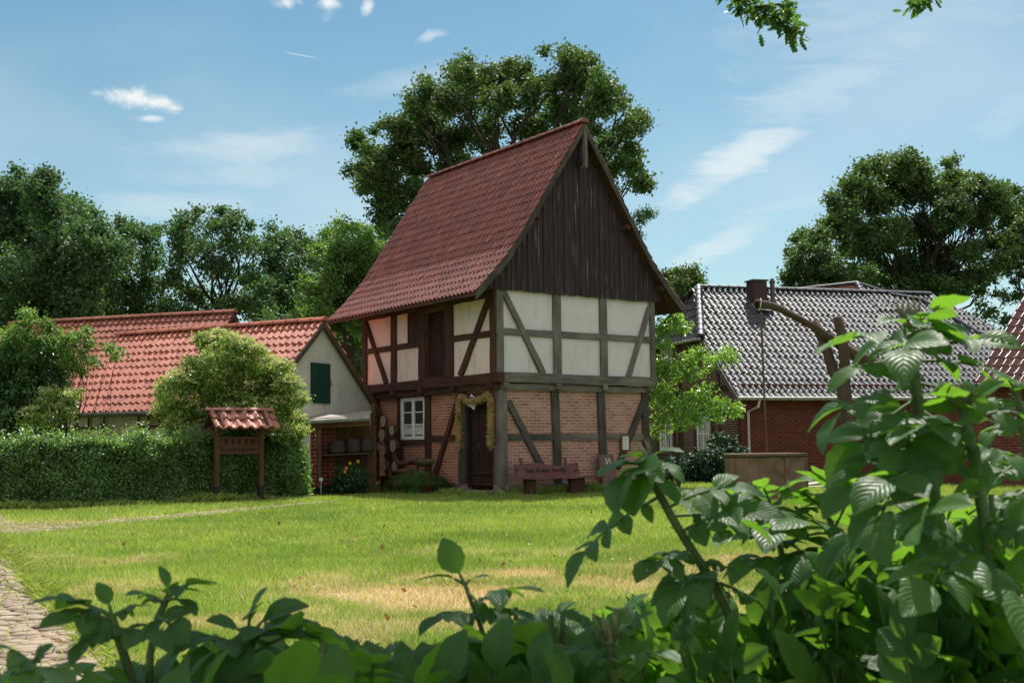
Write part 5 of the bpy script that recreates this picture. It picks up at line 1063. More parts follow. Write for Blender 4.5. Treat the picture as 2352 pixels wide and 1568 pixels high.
# flowering shrub
def shrub(name, label, lobes_px, Y, spr, mat, leaf, dens=60, clump=.16, per=40, cat='shrub', ext=2, base=None, asp=.6, up=.5, nst=1):
    lob = []
    for (px, py, rp) in lobes_px:
        for k in range(ext): yy = Y+rng.uniform(-spr, spr); c = at(px, py, yy); lob.append((c[0], c[1], max(c[2], .12), rp*yy/CF))
    b = np.array([np.mean([l[0] for l in lob]), Y, 0]); root = thing(name, label, cat, tuple(b)); m = MB()
    for l in lob:
        for _ in range(nst): e = np.array(l[:3])+rng.normal(0, l[3]*.4, 3); limb(m, b+rng.normal(0, .08, 3)*[1, 1, 0], e, .012+.012*l[3], .004, .1, 5, 5)
    m.v = [tuple(np.array(v)-b) for v in m.v]; m.build('stems', M['bark_dark'], root)
    P, O, T = crown_pts(lob, dens, clump, per); P[:, 2] = np.abs(P[:, 2]); leaves('foliage', mat, root, P-b, leaf, up, asp, outward=O, rnd=np.clip(T*.5+rng.random(len(T))*.5, 0, 1)); return root, lob, b
fs_, fl_, fb_ = shrub('flowering_shrub', 'dark leafy shrub with yellow flowers in front of the bee shelter', [(790, 1095, 20), (820, 1092, 22), (805, 1112, 24), (775, 1115, 18), (835, 1112, 18), (780, 1080, 12), (812, 1076, 10)], 29.7, .25, M['leaf_shrub'], .06, 420, .1, 26)
for (zx, zy) in ((705, 985), (835, 955), (645, 1068), (622, 1125)):
    c = at(705.6+.14*zx, 925.1+.14*zy, 29.45)-fb_; m = MB()
    for i in range(12):
        a = 2*PI*i/12; d = np.array([math.cos(a), -.3, math.sin(a)]); e = np.array([-math.sin(a), 0, math.cos(a)]); m.quad([c+d*.008-e*.006, c+d*.03-e*.01, c+d*.045, c+d*.03+e*.01, c+d*.008+e*.006])
    fl = m.build('flower', M['petal_yellow'], fs_); m = MB(); m.lathe(c+np.array([0, -.012, 0]), [(.011, -.004), (.012, 0), (.004, .008)], 8, (0, -1, 0)); m.build('flower_centre', M['yellow'], fl)
shrub('low_shrub', 'low dark ground-covering plants at the foot of the bee shelter', [(712, 1124, 12), (735, 1126, 12), (755, 1126, 12), (695, 1130, 9)], 29.9, .2, M['leaf_ivy'], .05, 500, .08, 26)
q = at(737.5, 1121, 29.4); t_ = thing('plant_marker', 'small white plant marker on a stake left of the yellow flowers', 'marker', (q[0], 29.4, 0)); m = MB(); m.box(-.006, .006, -.006, .006, 0, .42); m.build('stake', M['white'], t_); m = MB(); m.box(-.045, .045, -.012, -.006, .38, .46); m.build('label_plate', M['white'], t_)
# hose
m = MB()
for k in range(4):
    q = gr(1060, 1133.5); m.tube([q+np.array([(.38-.03*k)*math.cos(a)*1.1+.04*math.sin(3*a+k), .16*math.sin(a)-.02*k, .03+.02*k]) for a in np.linspace(0, 2*PI, 28)], .011, 6, False)
o = m.build('garden_hose', M['hose'], smooth=True); tag(o, 'dark green garden hose coiled on the grass by the doorstep', 'hose')
# bench in front of the gable
bo = .55; bn = thing('garden_bench', 'reddish wooden bench with carved wavy backrest against the gable wall', 'bench', tuple(gw(0, -bo, 0)), YAW)
bx0, bzt = gface(1181, 1065, bo-.12); bx1, _ = gface(1326, 1065, bo-.12); n = 24; bb = []
for i in range(n+1):
    t = i/n; x = bx0+(bx1-bx0)*t; py_t = 1066-3.5*math.exp(-((t-.3)/.16)**2)+3.5*math.exp(-((t-.68)/.14)**2)-5*max(0, t-.8)/.2; py_b = 1096-6*math.exp(-((t-.38)/.14)**2)+0*math.exp(-((t-.7)/.15)**2)-7*max(0, t-.78)/.22; px_ = 1181+145*t
    bb.append((x+.035*(1-0), gface(px_, py_t, bo-.12)[1], gface(px_, py_b, bo-.12)[1]))
m = MB()
for (x0, t0, b0), (x1, t1, b1) in zip(bb, bb[1:]):
    lean = lambda z: (z-.5)*.2; f = .05
    for s_ in (0, f): m.quad([(x0+.05*(1-(t0-b0)*0)-.02, .1+lean(b0)+s_, b0), (x1+.03, .1+lean(b1)+s_, b1), (x1, .1+lean(t1)+s_, t1), (x0, .1+lean(t0)+s_, t0)], [(x0, b0), (x1, b1), (x1, t1), (x0, t0)])
    m.quad([(x0, .1+lean(t0), t0), (x1, .1+lean(t1), t1), (x1, .1+lean(t1)+f, t1), (x0, .1+lean(t0)+f, t0)]); m.quad([(x0+.03, .1+lean(b0), b0), (x1+.03, .1+lean(b1), b1), (x1+.03, .1+lean(b1)+f, b1), (x0+.03, .1+lean(b0)+f, b0)])
for (x0, t0, b0), k_ in ((bb[0], .03), (bb[-1], .03)): m.quad([(x0+k_, .1+(b0-.5)*.2, b0), (x0+k_, .15+(b0-.5)*.2, b0), (x0, .15+(t0-.5)*.2, t0), (x0, .1+(t0-.5)*.2, t0)])
bk_ = m.build('backrest', M['bench'], bn)
tcx, tcz = gface(1254, 1079, bo-.12); lettering('carved_text', 'Sett di man hendal', M['black'], bk_, .165, frame_mat((tcx, .092+(tcz-.5)*.2, tcz), (1, 0, -.01), (0, .2, 1)), .004)
for px in (1187, 1321): x, z = gface(px, 1080, bo-.12); m = MB(); m.tube([(x-.03, .09+(z-.5)*.2, z-.03), (x+.02, .092+(z-.5)*.2, z+.03)], .008, 5); m.tube([(x-.03, .092+(z-.5)*.2, z+.02), (x+.03, .09+(z-.5)*.2, z)], .008, 5); m.build('carved_leaf', M['black'], bk_)
sx0, sz = gface(1180, 1108, bo+.15); sx1, _ = gface(1384, 1105, bo+.15); m = MB(); m.box(sx0, sx1, -.26, .1, .405, .44, .005, 8); m.build('seat', M['bench'], bn)
for px, px2 in ((1202, 1225), (1306, 1336)):
    xa = gface(px, 1120, bo)[0]; xb = gface(px2, 1120, bo)[0]; m = MB(); m.box(xa, xb, -.12, .0, 0, .395, .008, 2); m.build('leg', M['wood_brown'], bn)
for px in (1206, 1308):
    x, _ = gface(px, 1100, bo-.1); m = MB(); m.bar((x, .12, .3), (x-.02, .25, .9), .06, .05, up=(0, 1, 0)); m.build('back_post', M['bench'], bn)
# number slab and notice
x0, _ = gface(1376, 1060, .25); x1, _ = gface(1411, 1060, .25); _, zt = gface(1390, 1044, .2); t_ = thing('number_slab', 'leaning stone slab painted with white number 35 beside the bench', 'slab', tuple(gw((x0+x1)/2, -.3, 0)), YAW); w = (x1-x0)/2
m = MB(); m.obox((0, 0, zt/2), (0, .12, zt/2), (w, 0, 0), (0, .03, -.01), .004, 5); m.build('slab', M['slate'], t_); lettering('number', '35', M['chalk'], t_, .21, frame_mat((.03, -.034+.07, zt-.17), (1, 0, 0), (0, .12/(zt/2), 1)), .003)
nx0, nz1 = gface(1425, 997, .04); nx1, nz0 = gface(1447, 1036, .04); t_ = thing('framed_notice', 'framed paper notice on the brick wall at the right of the gable', 'notice', tuple(gw((nx0+nx1)/2, -.05, nz0)), YAW); w, h = (nx1-nx0)/2, nz1-nz0
m = MB(); m.box(-w, w, -.02, 0, 0, .045); m.box(-w, w, -.02, 0, h-.045, h); m.box(-w, -w+.045, -.018, 0, .045, h-.045); m.box(w-.045, w, -.018, 0, .045, h-.045); m.build('frame', M['frame_brown'], t_)
m = MB(); m.box(-w+.045, w-.045, -.006, 0, .045, h-.045); m.build('sheet', M['paper'], t_)
m = MB()
for i in range(9):
    z = h-.1-i*.032; m.quad([(-w+.07, -.0075, z), (w-.075-.03*(i % 3), -.0075, z), (w-.075-.03*(i % 3), -.0075, z+.008), (-w+.07, -.0075, z+.008)])
m.build('print_lines', simple('print_grey', C(.3, .3, .3), .9), t_)

# ================================================================ WELL WITH SWEEP
WP = [(4.50, 24.25), (5.56, 24.12), (6.2, 25.05), (5.85, 25.95), (4.7, 26.0), (4.45, 24.9)]; wc = np.mean(WP, 0)
wl = thing('well', 'weathered concrete well surround with wooden lid, under the hanging rod', 'well', (wc[0], wc[1], 0)); m = MB(); n = len(WP); Q = [np.array([p[0]-wc[0], p[1]-wc[1]]) for p in WP]
for i in range(n):
    a, b = Q[i], Q[(i+1) % n]; L = float(np.linalg.norm(b-a)); m.quad([(*a, 0), (*b, 0), (*b, .9), (*a, .9)], [(i*2, 0), (i*2+L, 0), (i*2+L, .9), (i*2, .9)])
m.build('wall', M['concrete'], wl)
m = MB(); m.prism([(*(q*1.045), .92) for q in Q], (0, 0, .055)); m.build('lid', M['wood_post'], wl); m = MB(); m.prism([(*(q*1.0), .9) for q in Q], (0, 0, .02)); m.build('rim', M['dark'], wl)
for i in (0, 1, 2): q = Q[i]*1.01; m = MB(); m.bar((*q, 0), (*q, .89), .05, .05, up=(0, 1, 0)); m.build('corner_strip', M['concrete'], wl)
# sweep
yb = 24.9; b0 = at(1938, 1000, 25.4); root = thing('well_sweep', 'old tree-trunk well sweep with forked post and rusty rod hanging over the well', 'well sweep', (b0[0], 25.4, 0)); bb0 = np.array([b0[0], 25.4, 0])
def sp(px, py, Y): return at(px, py, Y)-bb0
m = MB(); m.tube([sp(1952, 1160, 25.4)*[1, 1, 0], sp(1950, 1050, 25.4), sp(1943, 940, 25.4), sp(1935, 875, 25.4)], [.2, .18, .16, .15], 10, False, .08); m.tube([sp(1935, 880, 25.4), sp(1912, 850, 25.5), sp(1898, 800, 25.6), sp(1883, 765, 25.65), sp(1872, 737, 25.7)], [.14, .12, .11, .1, .085], 9, True, .1)
m.tube([sp(1937, 880, 25.4), sp(1940, 830, 25.3), sp(1934, 770, 25.25), sp(1924, 727, 25.2)], [.13, .12, .11, .1], 9, True, .08); m.build('forked_post', M['shadoof'], root, smooth=True)
m = MB(); m.tube([sp(1738, 698, 24.75), sp(1760, 700, 24.85), sp(1784, 706, 24.95), sp(1829, 728, 25.1), sp(1866, 749, 25.3), sp(1900, 773, 25.45), sp(1960, 812, 25.7), sp(2040, 850, 26.0), sp(2110, 872, 26.3)], [.105, .09, .075, .07, .08, .09, .12, .15, .16], 10, True, .16); m.build('beam', M['shadoof'], root, smooth=True)
m = MB(); a = sp(1738, 698, 24.72); m.tube([a+[-.03, -.03, 0], a+[.015, -.045, .0]], .075, 12); m.build('beam_end', M['dark'], root)
m = MB(); m.tube([sp(1748, 716, 24.72), sp(1753, 850, 24.74), sp(1758, 960, 24.78), sp(1762, 1038, 24.8)], [.028, .022, .022, .02], 7, True, .1); m.build('rod', M['iron'], root)
m = MB(); m.tube([a+[.07+.0*k, .03, 0]+np.array([.05*math.sin(t)*.4, .12*math.cos(t), .125*math.sin(t)-.01]) for k, t in enumerate(np.linspace(0, 2*PI, 18))], .01, 5, False); m.build('rope_loop', M['chalk'], root)
# planks behind the well
pk = [(0, .05, 25), (.1, .1, -10), (-.1, .15, 35), (.05, .22, -20), (0, .3, 12)]
for k, (dx, z, an) in enumerate(pk):
    q = at(1885, 1095, 31); m = MB(); a = math.radians(an); m.obox((0, 0, 0), (math.cos(a)*.9, math.sin(a)*.9, .03*k), (-math.sin(a)*.07, math.cos(a)*.07, 0), (0, 0, .012), .002, 3)
    o = m.build('loose_board', M['wood_post'] if k % 2 else M['chalk']); o.location = (q[0]+dx+.2, 31+.1*k, z); tag(o, 'pale weathered board lying in the loose heap behind the well', 'board', 'heap of boards behind the well')

# ================================================================ TREES
F_ = M['leaf_far']
tree('broadleaf_tree', 'tallest dark green tree at the far left behind the barns', [(40, 450, 62), (100, 450, 55), (150, 500, 62), (195, 520, 52), (20, 540, 80), (90, 560, 90), (160, 590, 75), (225, 560, 42), (235, 620, 45), (20, 640, 95), (100, 680, 90), (180, 680, 70), (235, 700, 42), (40, 730, 70), (150, 740, 50)], 50, 3.5, (60, 900), F_, .22, 17, .55, 55, .55, extra_depth=2, nbr=1)
tree('broadleaf_tree', 'slender tree with light gaps just right of the tall dark tree', [(285, 530, 32), (330, 545, 34), (275, 590, 42), (330, 600, 42), (300, 660, 42), (350, 660, 28), (275, 700, 30), (255, 730, 30), (340, 710, 26), (310, 735, 18)], 54, 2.2, (292, 900), F_, .2, 15, .5, 45, .3, extra_depth=2)
tree('broadleaf_tree', 'round-crowned tree with branching trunks between two gaps behind the barn ridge', [(412, 530, 30), (440, 515, 28), (500, 515, 34), (540, 510, 26), (470, 560, 45), (545, 565, 42), (585, 570, 22), (420, 590, 42), (500, 620, 45), (570, 640, 38), (400, 650, 32), (450, 680, 35), (600, 660, 25), (380, 700, 34), (430, 720, 30), (580, 700, 30), (350, 730, 26), (610, 720, 26), (530, 700, 22), (480, 735, 16)], 52, 2.5, (515, 900), F_, .2, 14, .5, 45, .34, extra_depth=2)
tree('broadleaf_tree', 'narrow dark tree behind the junction of the two barn roofs', [(628, 565, 28), (655, 550, 24), (690, 570, 30), (715, 600, 25), (640, 620, 40), (690, 640, 40), (625, 680, 34), (680, 700, 38), (720, 670, 30), (640, 730, 34), (700, 735, 30), (600, 735, 22)], 56, 2.2, (648, 900), F_, .2, 16, .5, 50, .3, extra_depth=2)
tree('broadleaf_tree', 'pale tree tip rising behind the bright green ash', [(750, 540, 22), (790, 530, 18), (840, 540, 24), (880, 545, 20), (800, 580, 40), (870, 590, 30)], 60, 1.5, (810, 900), M['leaf_ash'], .2, 15, .45, 45, .25, extra_depth=2)
tree('ash_tree', 'bright yellow-green ash tree left of the granary roof', [(790, 580, 36), (830, 575, 30), (760, 620, 42), (820, 630, 46), (860, 610, 30), (730, 660, 36), (780, 680, 50), (840, 680, 40), (720, 710, 34), (770, 740, 45), (830, 740, 40), (700, 730, 25)], 44, 2., (800, 900), M['leaf_ash'], .17, 26, .4, 60, .3, extra_depth=2)
tree('broadleaf_tree', 'dark understorey tree seen between the barn gable and granary', [(780, 790, 40), (825, 790, 36), (820, 840, 30), (790, 850, 30), (840, 740, 28), (700, 760, 30), (620, 745, 28)], 47, 1.5, (800, 960), F_, .19, 20, .45, 50, .2, extra_depth=2)
tree('oak_tree', 'huge spreading oak towering behind the granary roof', [(822, 330, 20), (850, 365, 36), (890, 370, 40), (840, 410, 30), (880, 430, 45), (890, 490, 34), (905, 520, 22), (930, 330, 36), (950, 240, 34), (985, 205, 24), (920, 290, 26), (980, 290, 50), (1010, 240, 30), (1070, 180, 42), (1050, 240, 48), (1120, 190, 40), (1190, 165, 40), (1140, 240, 50), (1210, 220, 44), (1270, 190, 30), (1310, 140, 30), (1350, 150, 28), (1320, 190, 40), (1385, 205, 38), (1370, 260, 46), (1420, 240, 30), (1440, 300, 34), (1465, 270, 20), (1290, 260, 46), (1220, 300, 50), (1120, 310, 52), (1040, 320, 52), (960, 380, 48), (1060, 390, 50), (1150, 380, 50), (1400, 330, 34), (1450, 350, 24), (1465, 390, 20), (1475, 425, 14), (1400, 400, 30), (1430, 370, 22), (960, 450, 40), (1060, 170, 30), (1300, 330, 40), (1390, 440, 16)], 46, 2.8, (1180, 1000), M['leaf_oak'], .19, 22, .42, 58, .6, up=.5, extra_depth=2, nbr=1, forks=at(1170, 560, 46))
tree('oak_tree', 'small green tree top peeping over the right verge of the granary roof', [(1545, 640, 22), (1575, 635, 20), (1590, 650, 14), (1560, 665, 24)], 50, 1., (1570, 900), M['leaf_oak'], .19, 26, .4, 50, .2, extra_depth=2)
tree('ash_tree', 'feathery ash twigs showing beside the granary roof slope', [(1480, 500, 14), (1462, 510, 12), (1495, 495, 9), (1465, 540, 10)], 44, .5, (1462, 900), M['leaf_far'], .18, 40, .3, 26, .16, asp=.3)
tree('oak_tree', 'wide airy oak with visible dark trunks behind the farmhouse roof', [(1960, 430, 32), (1990, 400, 26), (1945, 480, 38), (1920, 510, 34), (2040, 395, 34), (2080, 385, 30), (2110, 400, 36), (2060, 440, 46), (2010, 460, 40), (2140, 440, 42), (2180, 420, 30), (2205, 420, 32), (2240, 430, 32), (2270, 440, 24), (2190, 490, 44), (2250, 500, 40), (2290, 480, 26), (1960, 550, 42), (2040, 530, 46), (2120, 530, 46), (1990, 620, 40), (2080, 620, 46), (2160, 600, 42), (2230, 580, 36), (2280, 560, 30), (2210, 650, 32), (2120, 670, 30), (2010, 680, 30), (2300, 450, 26), (2320, 500, 36), (2340, 560, 36), (2310, 600, 32), (2260, 630, 30), (2170, 660, 34), (1950, 670, 34), (1990, 560, 40), (2090, 690, 30)], 58, 3., (2100, 900), M['leaf_oak'], .22, 20, .5, 56, .42, extra_depth=2, nbr=2, forks=at(2105, 680, 58))
tree('oak_tree', 'lower rounded oak at the left foot of the airy oak', [(1830, 600, 22), (1850, 560, 24), (1880, 560, 26), (1840, 640, 26), (1870, 620, 34), (1900, 600, 34), (1820, 650, 16), (1880, 660, 30), (1930, 640, 34)], 54, 1.5, (1880, 900), M['leaf_oak'], .2, 20, .42, 55, .3, extra_depth=2)
tree('oak_tree', 'thin oak at the right edge with sky between its boughs', [(2330, 470, 24), (2345, 510, 30), (2335, 570, 30), (2352, 630, 34), (2300, 620, 26), (2290, 680, 24), (2330, 690, 22), (2250, 690, 18), (2270, 720, 14), (2380, 560, 40), (2230, 735, 10), (2310, 740, 12)], 56, 2., (2400, 900), M['leaf_oak'], .2, 13, .4, 40, .35, nbr=3)
tree('young_tree', 'small bright green tree with slender leaves right of the granary', [(1520, 750, 20), (1550, 735, 18), (1565, 755, 12), (1525, 790, 18), (1510, 840, 20), (1545, 850, 24), (1580, 830, 22), (1605, 810, 12), (1640, 830, 14), (1665, 810, 12), (1680, 825, 10), (1600, 860, 18), (1500, 890, 20), (1530, 910, 28), (1570, 930, 28), (1615, 910, 26), (1650, 930, 24), (1680, 935, 16), (1560, 965, 22), (1600, 960, 20), (1520, 960, 20), (1505, 990, 14), (1640, 955, 16), (1690, 945, 9)], 31.5, .6, (1556, 1100), M['leaf_light'], .13, 110, .22, 26, .06, extra_depth=2, asp=.42, droop=.15, nbr=1, fine=False)
shrub('ivy_bush', 'dark glossy ivy bush at the foot of the farmhouse gable', [(1660, 1030, 34), (1690, 1055, 30), (1640, 1065, 38), (1600, 1070, 30), (1570, 1075, 26), (1545, 1080, 22), (1670, 1085, 26), (1700, 1080, 16), (1600, 1090, 20)], 36.3, .5, M['leaf_ivy'], .11, 160, .22, 34)
er, el, eb = shrub('elder_bush', 'large elder bush with yellow-green blossom between the barn and the sign', [(470, 785, 22), (500, 775, 18), (525, 790, 26), (560, 800, 26), (590, 810, 18), (500, 830, 40), (560, 840, 40), (450, 855, 32), (610, 850, 34), (650, 850, 26), (410, 880, 30), (470, 890, 45), (540, 890, 45), (620, 900, 42), (665, 890, 30), (380, 905, 24), (370, 950, 20), (420, 940, 36), (490, 950, 42), (560, 950, 40), (640, 950, 38), (685, 920, 18), (680, 970, 22), (400, 985, 24), (650, 1000, 26), (600, 990, 26), (690, 990, 12)], 27.9, .55, M['leaf_elder'], .09, 120, .2, 44, cat='bush')
def blossom(root, lob, b, n, mat, size, rr=.055, name='blossom', topb=.2):
    lob = np.array(lob); k = rng.integers(0, len(lob), n); u = rng.normal(size=(n, 3)); u[:, 2] = np.abs(u[:, 2])*.9+topb*rng.random(n); u[:, 1] = -np.abs(u[:, 1])*.8; u /= np.linalg.norm(u, axis=1)[:, None]; c = lob[k, :3]+u*lob[k, 3:4]*1.04
    m = 16; P = np.repeat(c, m, 0)+rng.normal(0, rr, (n*m, 3))*[1, 1, .35]; leaves(name, mat, root, P-b, size, 1.2, .9)
blossom(er, el, eb, 800, M['flower_cream'], .045)
b1, l1, bb1 = shrub('elder_bush', 'smaller elder with cream blossom beside the left end of the barn', [(120, 905, 24), (150, 920, 22), (100, 940, 26), (140, 950, 24), (165, 905, 12), (110, 980, 26), (70, 960, 24)], 27.2, .4, M['leaf_elder'], .085, 90, .2, 30, cat='bush'); blossom(b1, l1, bb1, 90, M['flower_cream'], .035)
shrub('dark_shrub', 'dense dark green shrub filling the left edge behind the hedge', [(20, 820, 34), (60, 815, 32), (100, 830, 34), (135, 850, 24), (10, 880, 45), (-40, 830, 45), (-30, 930, 50), (70, 880, 45), (60, 1000, 30), (100, 900, 35), (150, 930, 22), (30, 950, 45), (130, 875, 26), (90, 960, 30), (20, 1000, 30), (130, 990, 26)], 28.2, .5, M['leaf_bush'], .1, 130, .2, 50, ext=2)
shrub('climbing_shrub', 'light green straggling shrub overhanging the left end of the barn roof', [(60, 740, 16), (45, 770, 24), (100, 745, 14), (120, 760, 16), (80, 790, 26), (130, 790, 22), (160, 780, 18), (150, 810, 20), (180, 770, 12), (205, 790, 12), (185, 820, 14), (190, 850, 12), (200, 760, 10), (255, 800, 8), (265, 815, 8), (215, 830, 10), (62, 715, 9), (30, 800, 26), (110, 800, 26), (160, 830, 20), (60, 830, 26), (15, 770, 16)], 27.9, .45, M['leaf_ash'], .085, 150, .18, 34, ext=2, nst=1)

# ================================================================ NEAR OAK OVERHEAD
def near_oak():
    base = np.array([7.2, -4.2, 0]); root = thing('oak_tree', 'near oak overhead, its lobed twigs hanging into the top of the view', 'tree', tuple(base)); m = MB(); hub = np.array([6.2, -2.6, 4.2]); limb(m, base, hub, .45, .36, .03, 6, 12)
    tw = []
    def twig(pts, r0, r1): m.tube(pts, list(np.linspace(r0, r1, len(pts))), 6, False); return pts
    # twig 1 hanging at the top right
    T1 = [at(1480, -330, 8.2), at(1600, -120, 9.0), at(1668, -20, 9.3), at(1730, 18, 9.4), at(1790, 45, 9.4), at(1850, 72, 9.4)]; T1b = [T1[2], at(1700, 5, 9.5), at(1745, 40, 9.5), at(1768, 58, 9.5)]; T1c = [T1[3], at(1790, 10, 9.3), at(1815, 20, 9.3)]; T1d = [T1[4], at(1800, 65, 9.35), at(1822, 85, 9.35)]
    T2 = [at(2300, -250, 8.4), at(2180, -60, 9.0), at(2120, -2, 9.2), at(2088, 12, 9.2)]
    limb(m, hub, T1[0], .2, .03, .1, 8, 7); limb(m, hub, T2[0], .16, .03, .1, 8, 7)
    for T in (T1, T1b, T1c, T1d, T2): twig(T, .014, .004)
    P = []; 
    for T, n in ((T1[1:], 170), (T1b, 60), (T1c, 34), (T1d, 40), (T2[1:], 80)):
        s = rng.uniform(0, len(T)-1.001, n); i = s.astype(int); A = np.array(T); P.append(A[i]*(1-(s-i))[:, None]+A[i+1]*(s-i)[:, None]+rng.normal(0, .03, (n, 3)))
    P = np.concatenate(P); leaves('twig_leaves', M['leaf_near'], root, P-base, .105, .2, .42, .3, lobed=True, droop=.5)
    # crown above the frame
    lob = []
    for (x, y, z, r) in [(5, 0, 8, 2.2), (2, 3, 8.2, 2), (-1, 4.5, 7.8, 1.8), (3.5, 5.5, 8, 1.8), (0, 8, 8.2, 1.7), (-3, 6, 7.8, 1.6), (1.5, 1, 10.5, 2.3), (6, 5, 9, 2), (-2, 1.5, 9, 2), (8, 2, 8.5, 2), (4, -3, 9.5, 2.5), (0, -3, 9, 2.2), (7.5, -7, 9, 2.5), (3, -8, 8, 2.4), (-2, -8, 6, 2.4), (1.2, 10.4, 8.6, 1.1), (1.0, 4.3, 7.4, 1.2), (0., 3.9, 7.1, 1.2), (1.6, 3.6, 7.2, .9), (-5, 4, 7.6, 1.4), (-4, -6, 5, 2.0), (-7, -3, 5.5, 2.2)]:
        lob.append((x, y, z, r)); limb(m, hub, (x, y, z), .17, .03, .1, 8, 6)
    m.v = [tuple(np.array(v)-base) for v in m.v]; m.build('trunk', M['bark'], root, smooth=True)
    P, O, T = crown_pts(lob, 26, .5, 26); k = P[:, 2] > np.maximum(3.5, 1.2+.44*np.maximum(P[:, 1], 0)+.9); fp = P-np.array(sd)*((P[:, 2]-1.12)/sd[2])[:, None]; k &= ~((fp[:, 0] > .1) & (fp[:, 0] < 1.7) & (fp[:, 1] > .1) & (fp[:, 1] < 2.0) & (rng.random(len(P)) < .97)); k &= ~((fp[:, 1] > 4.2) & (rng.random(len(P)) < .85)); leaves('crown', M['leaf_near'], root, (P[k]-base), .14, .6, .6)
near_oak()

# ================================================================ FOREGROUND ROSES
RL = []   # accumulators handled per shoot
def leaflet(acc, B, T, nrm, wid, fold=.35, curl=.25, twist=0.):
    """B base, T tip, nrm approx normal"""
    B, T = np.asarray(B, float), np.asarray(T, float); L = np.linalg.norm(T-B)
    if L < 1e-4: return
    d = (T-B)/L; nrm = np.asarray(nrm, float); nrm = norm(nrm-np.dot(nrm, d)*d); s = np.cross(d, nrm); nl, ns = 9, 6; t = np.linspace(0, 1, nl+1); u = np.linspace(-1, 1, ns+1)
    wv = wid*L*.5*np.sin(PI*np.clip(t, 0, 1)**.9)**.74; wv[0] = .012*L; wv[-1] = .03*L; ser = 1+.05*((np.arange(nl+1) % 2)*2-1); ser[0] = ser[-1] = 1
    pu = np.abs(u)
    V = B+d*(L*t)[:, None, None]+s*(wv[:, None]*u[None]*np.where(pu > .9, ser[:, None], 1.))[..., None]+nrm*((fold*wv[:, None]*(pu**1.0)[None])-(curl*L*(t**2))[:, None]+curl*L*.25*t[:, None]-fold*.55*wv[:, None]*(pu**2.6)[None]+.018*L*np.sin(t*11*PI)[:, None]*pu[None]*.6)[..., None]
    k = len(acc['V']); acc['n'].append(acc['c']); V = V.reshape(-1, 3); acc['V'].append(V); i, j = np.meshgrid(np.arange(nl), np.arange(ns), indexing='ij'); a = (i*(ns+1)+j).ravel()+acc['c']; acc['F'].append(np.stack([a, a+ns+1, a+ns+2, a+1], 1))
    uu = np.stack(np.meshgrid(t, u, indexing='ij'), -1).reshape(-1, 2); acc['uv'].append(uu); acc['r'].append(np.full(len(V), rng.random())); acc['c'] += len(V)
def newacc(): return dict(V=[], F=[], uv=[], r=[], n=[], c=0)
def compound(acc, mb, B, T, up=(0, 0, 1), pairs=3, ll=.46, rr=.0012, curl=None):
    ll *= .82; pairs = pairs+(1 if pairs >= 1 else 0); L0 = float(np.linalg.norm(np.asarray(T, float)-np.asarray(B, float))); cap = rng.uniform(.036, .046)/max(L0, 1e-3)
    if ll > cap and pairs: ll = cap; pairs = int(np.clip(round((1-ll)*L0/.028), pairs, 5))
    B, T = np.asarray(B, float), np.asarray(T, float); L = np.linalg.norm(T-B); d = (T-B)/L; up = norm(np.asarray(up, float)+rng.normal(0, .25, 3)); up = norm(up-np.dot(up, d)*d); s = np.cross(d, up); droop = up*-.08*L
    f = lambda t: B+(T-B)*t-droop*math.sin(PI*t)*1.0
    re = 1-ll; mb.tube([f(x) for x in np.linspace(0, re, 5)], [rr*1.3, rr*1.2, rr, rr, rr*.8], 5, False)
    leaflet(acc, f(re), f(1.0), up+rng.normal(0, .15, 3), rng.uniform(.62, .8), rng.uniform(.2, .7), curl if curl is not None else rng.uniform(.1, .5))
    for k in range(pairs):
        t = re*(1-(k+.55)/(pairs+.6)); 
        for sg in (-1, 1):
            q = f(t+rng.uniform(-.02, .02)); l = L*ll*rng.uniform(.7, 1.)*(1-.12*k); dr = norm(s*sg*rng.uniform(.75, 1.)+d*rng.uniform(.35, .75)+up*rng.uniform(-.35, .25)); leaflet(acc, q, q+dr*l, up*.9+s*sg*rng.uniform(-.5, .15)+rng.normal(0, .15, 3), rng.uniform(.6, .78), rng.uniform(.2, .8), rng.uniform(.05, .5))
def finish(acc, mb, root, o, name='leaves'):
    sh = mb.v; mb.v = [tuple(np.array(v)-o) for v in mb.v]; st = mb.build('shoot', M['rose_stem'], root, smooth=True)
    if acc['c']: npmesh(name, np.concatenate(acc['V'])-o, np.concatenate(acc['F']), M['rose'], st, np.concatenate(acc['uv']), {'rnd': np.concatenate(acc['r'])}, smooth=True)
    return st
def spt(pts, t):
    i = min(int(t*(len(pts)-1)), len(pts)-2); f = t*(len(pts)-1)-i; return pts[i]*(1-f)+pts[i+1]*f
def bud(st, p, d, h, o, r=.006):
    m = MB(); p = np.asarray(p, float)-o; d = norm(d); m.lathe(p, [(r*.4, -h*.25), (r*.95, -.1*h), (r, .08*h), (r*.75, .3*h), (r*.7, .5*h), (r*.4, .8*h), (r*.05, 1.05*h)], 10, d)
    for k in range(5):
        a = 2*PI*k/5+.3; x = norm(np.cross(d, (0, 0, 1) if abs(d[2]) < .8 else (1, 0, 0))); y = np.cross(d, x); e = x*math.cos(a)+y*math.sin(a); m.tube([p+e*r*.8+d*h*.1, p+e*r*1.5+d*h*.7, p+e*r*(1.2+.6*(k % 2))+d*h*1.35], [r*.4, r*.28, r*.05], 5)
    m.build('bud', M['rose_bud'], st, smooth=True)
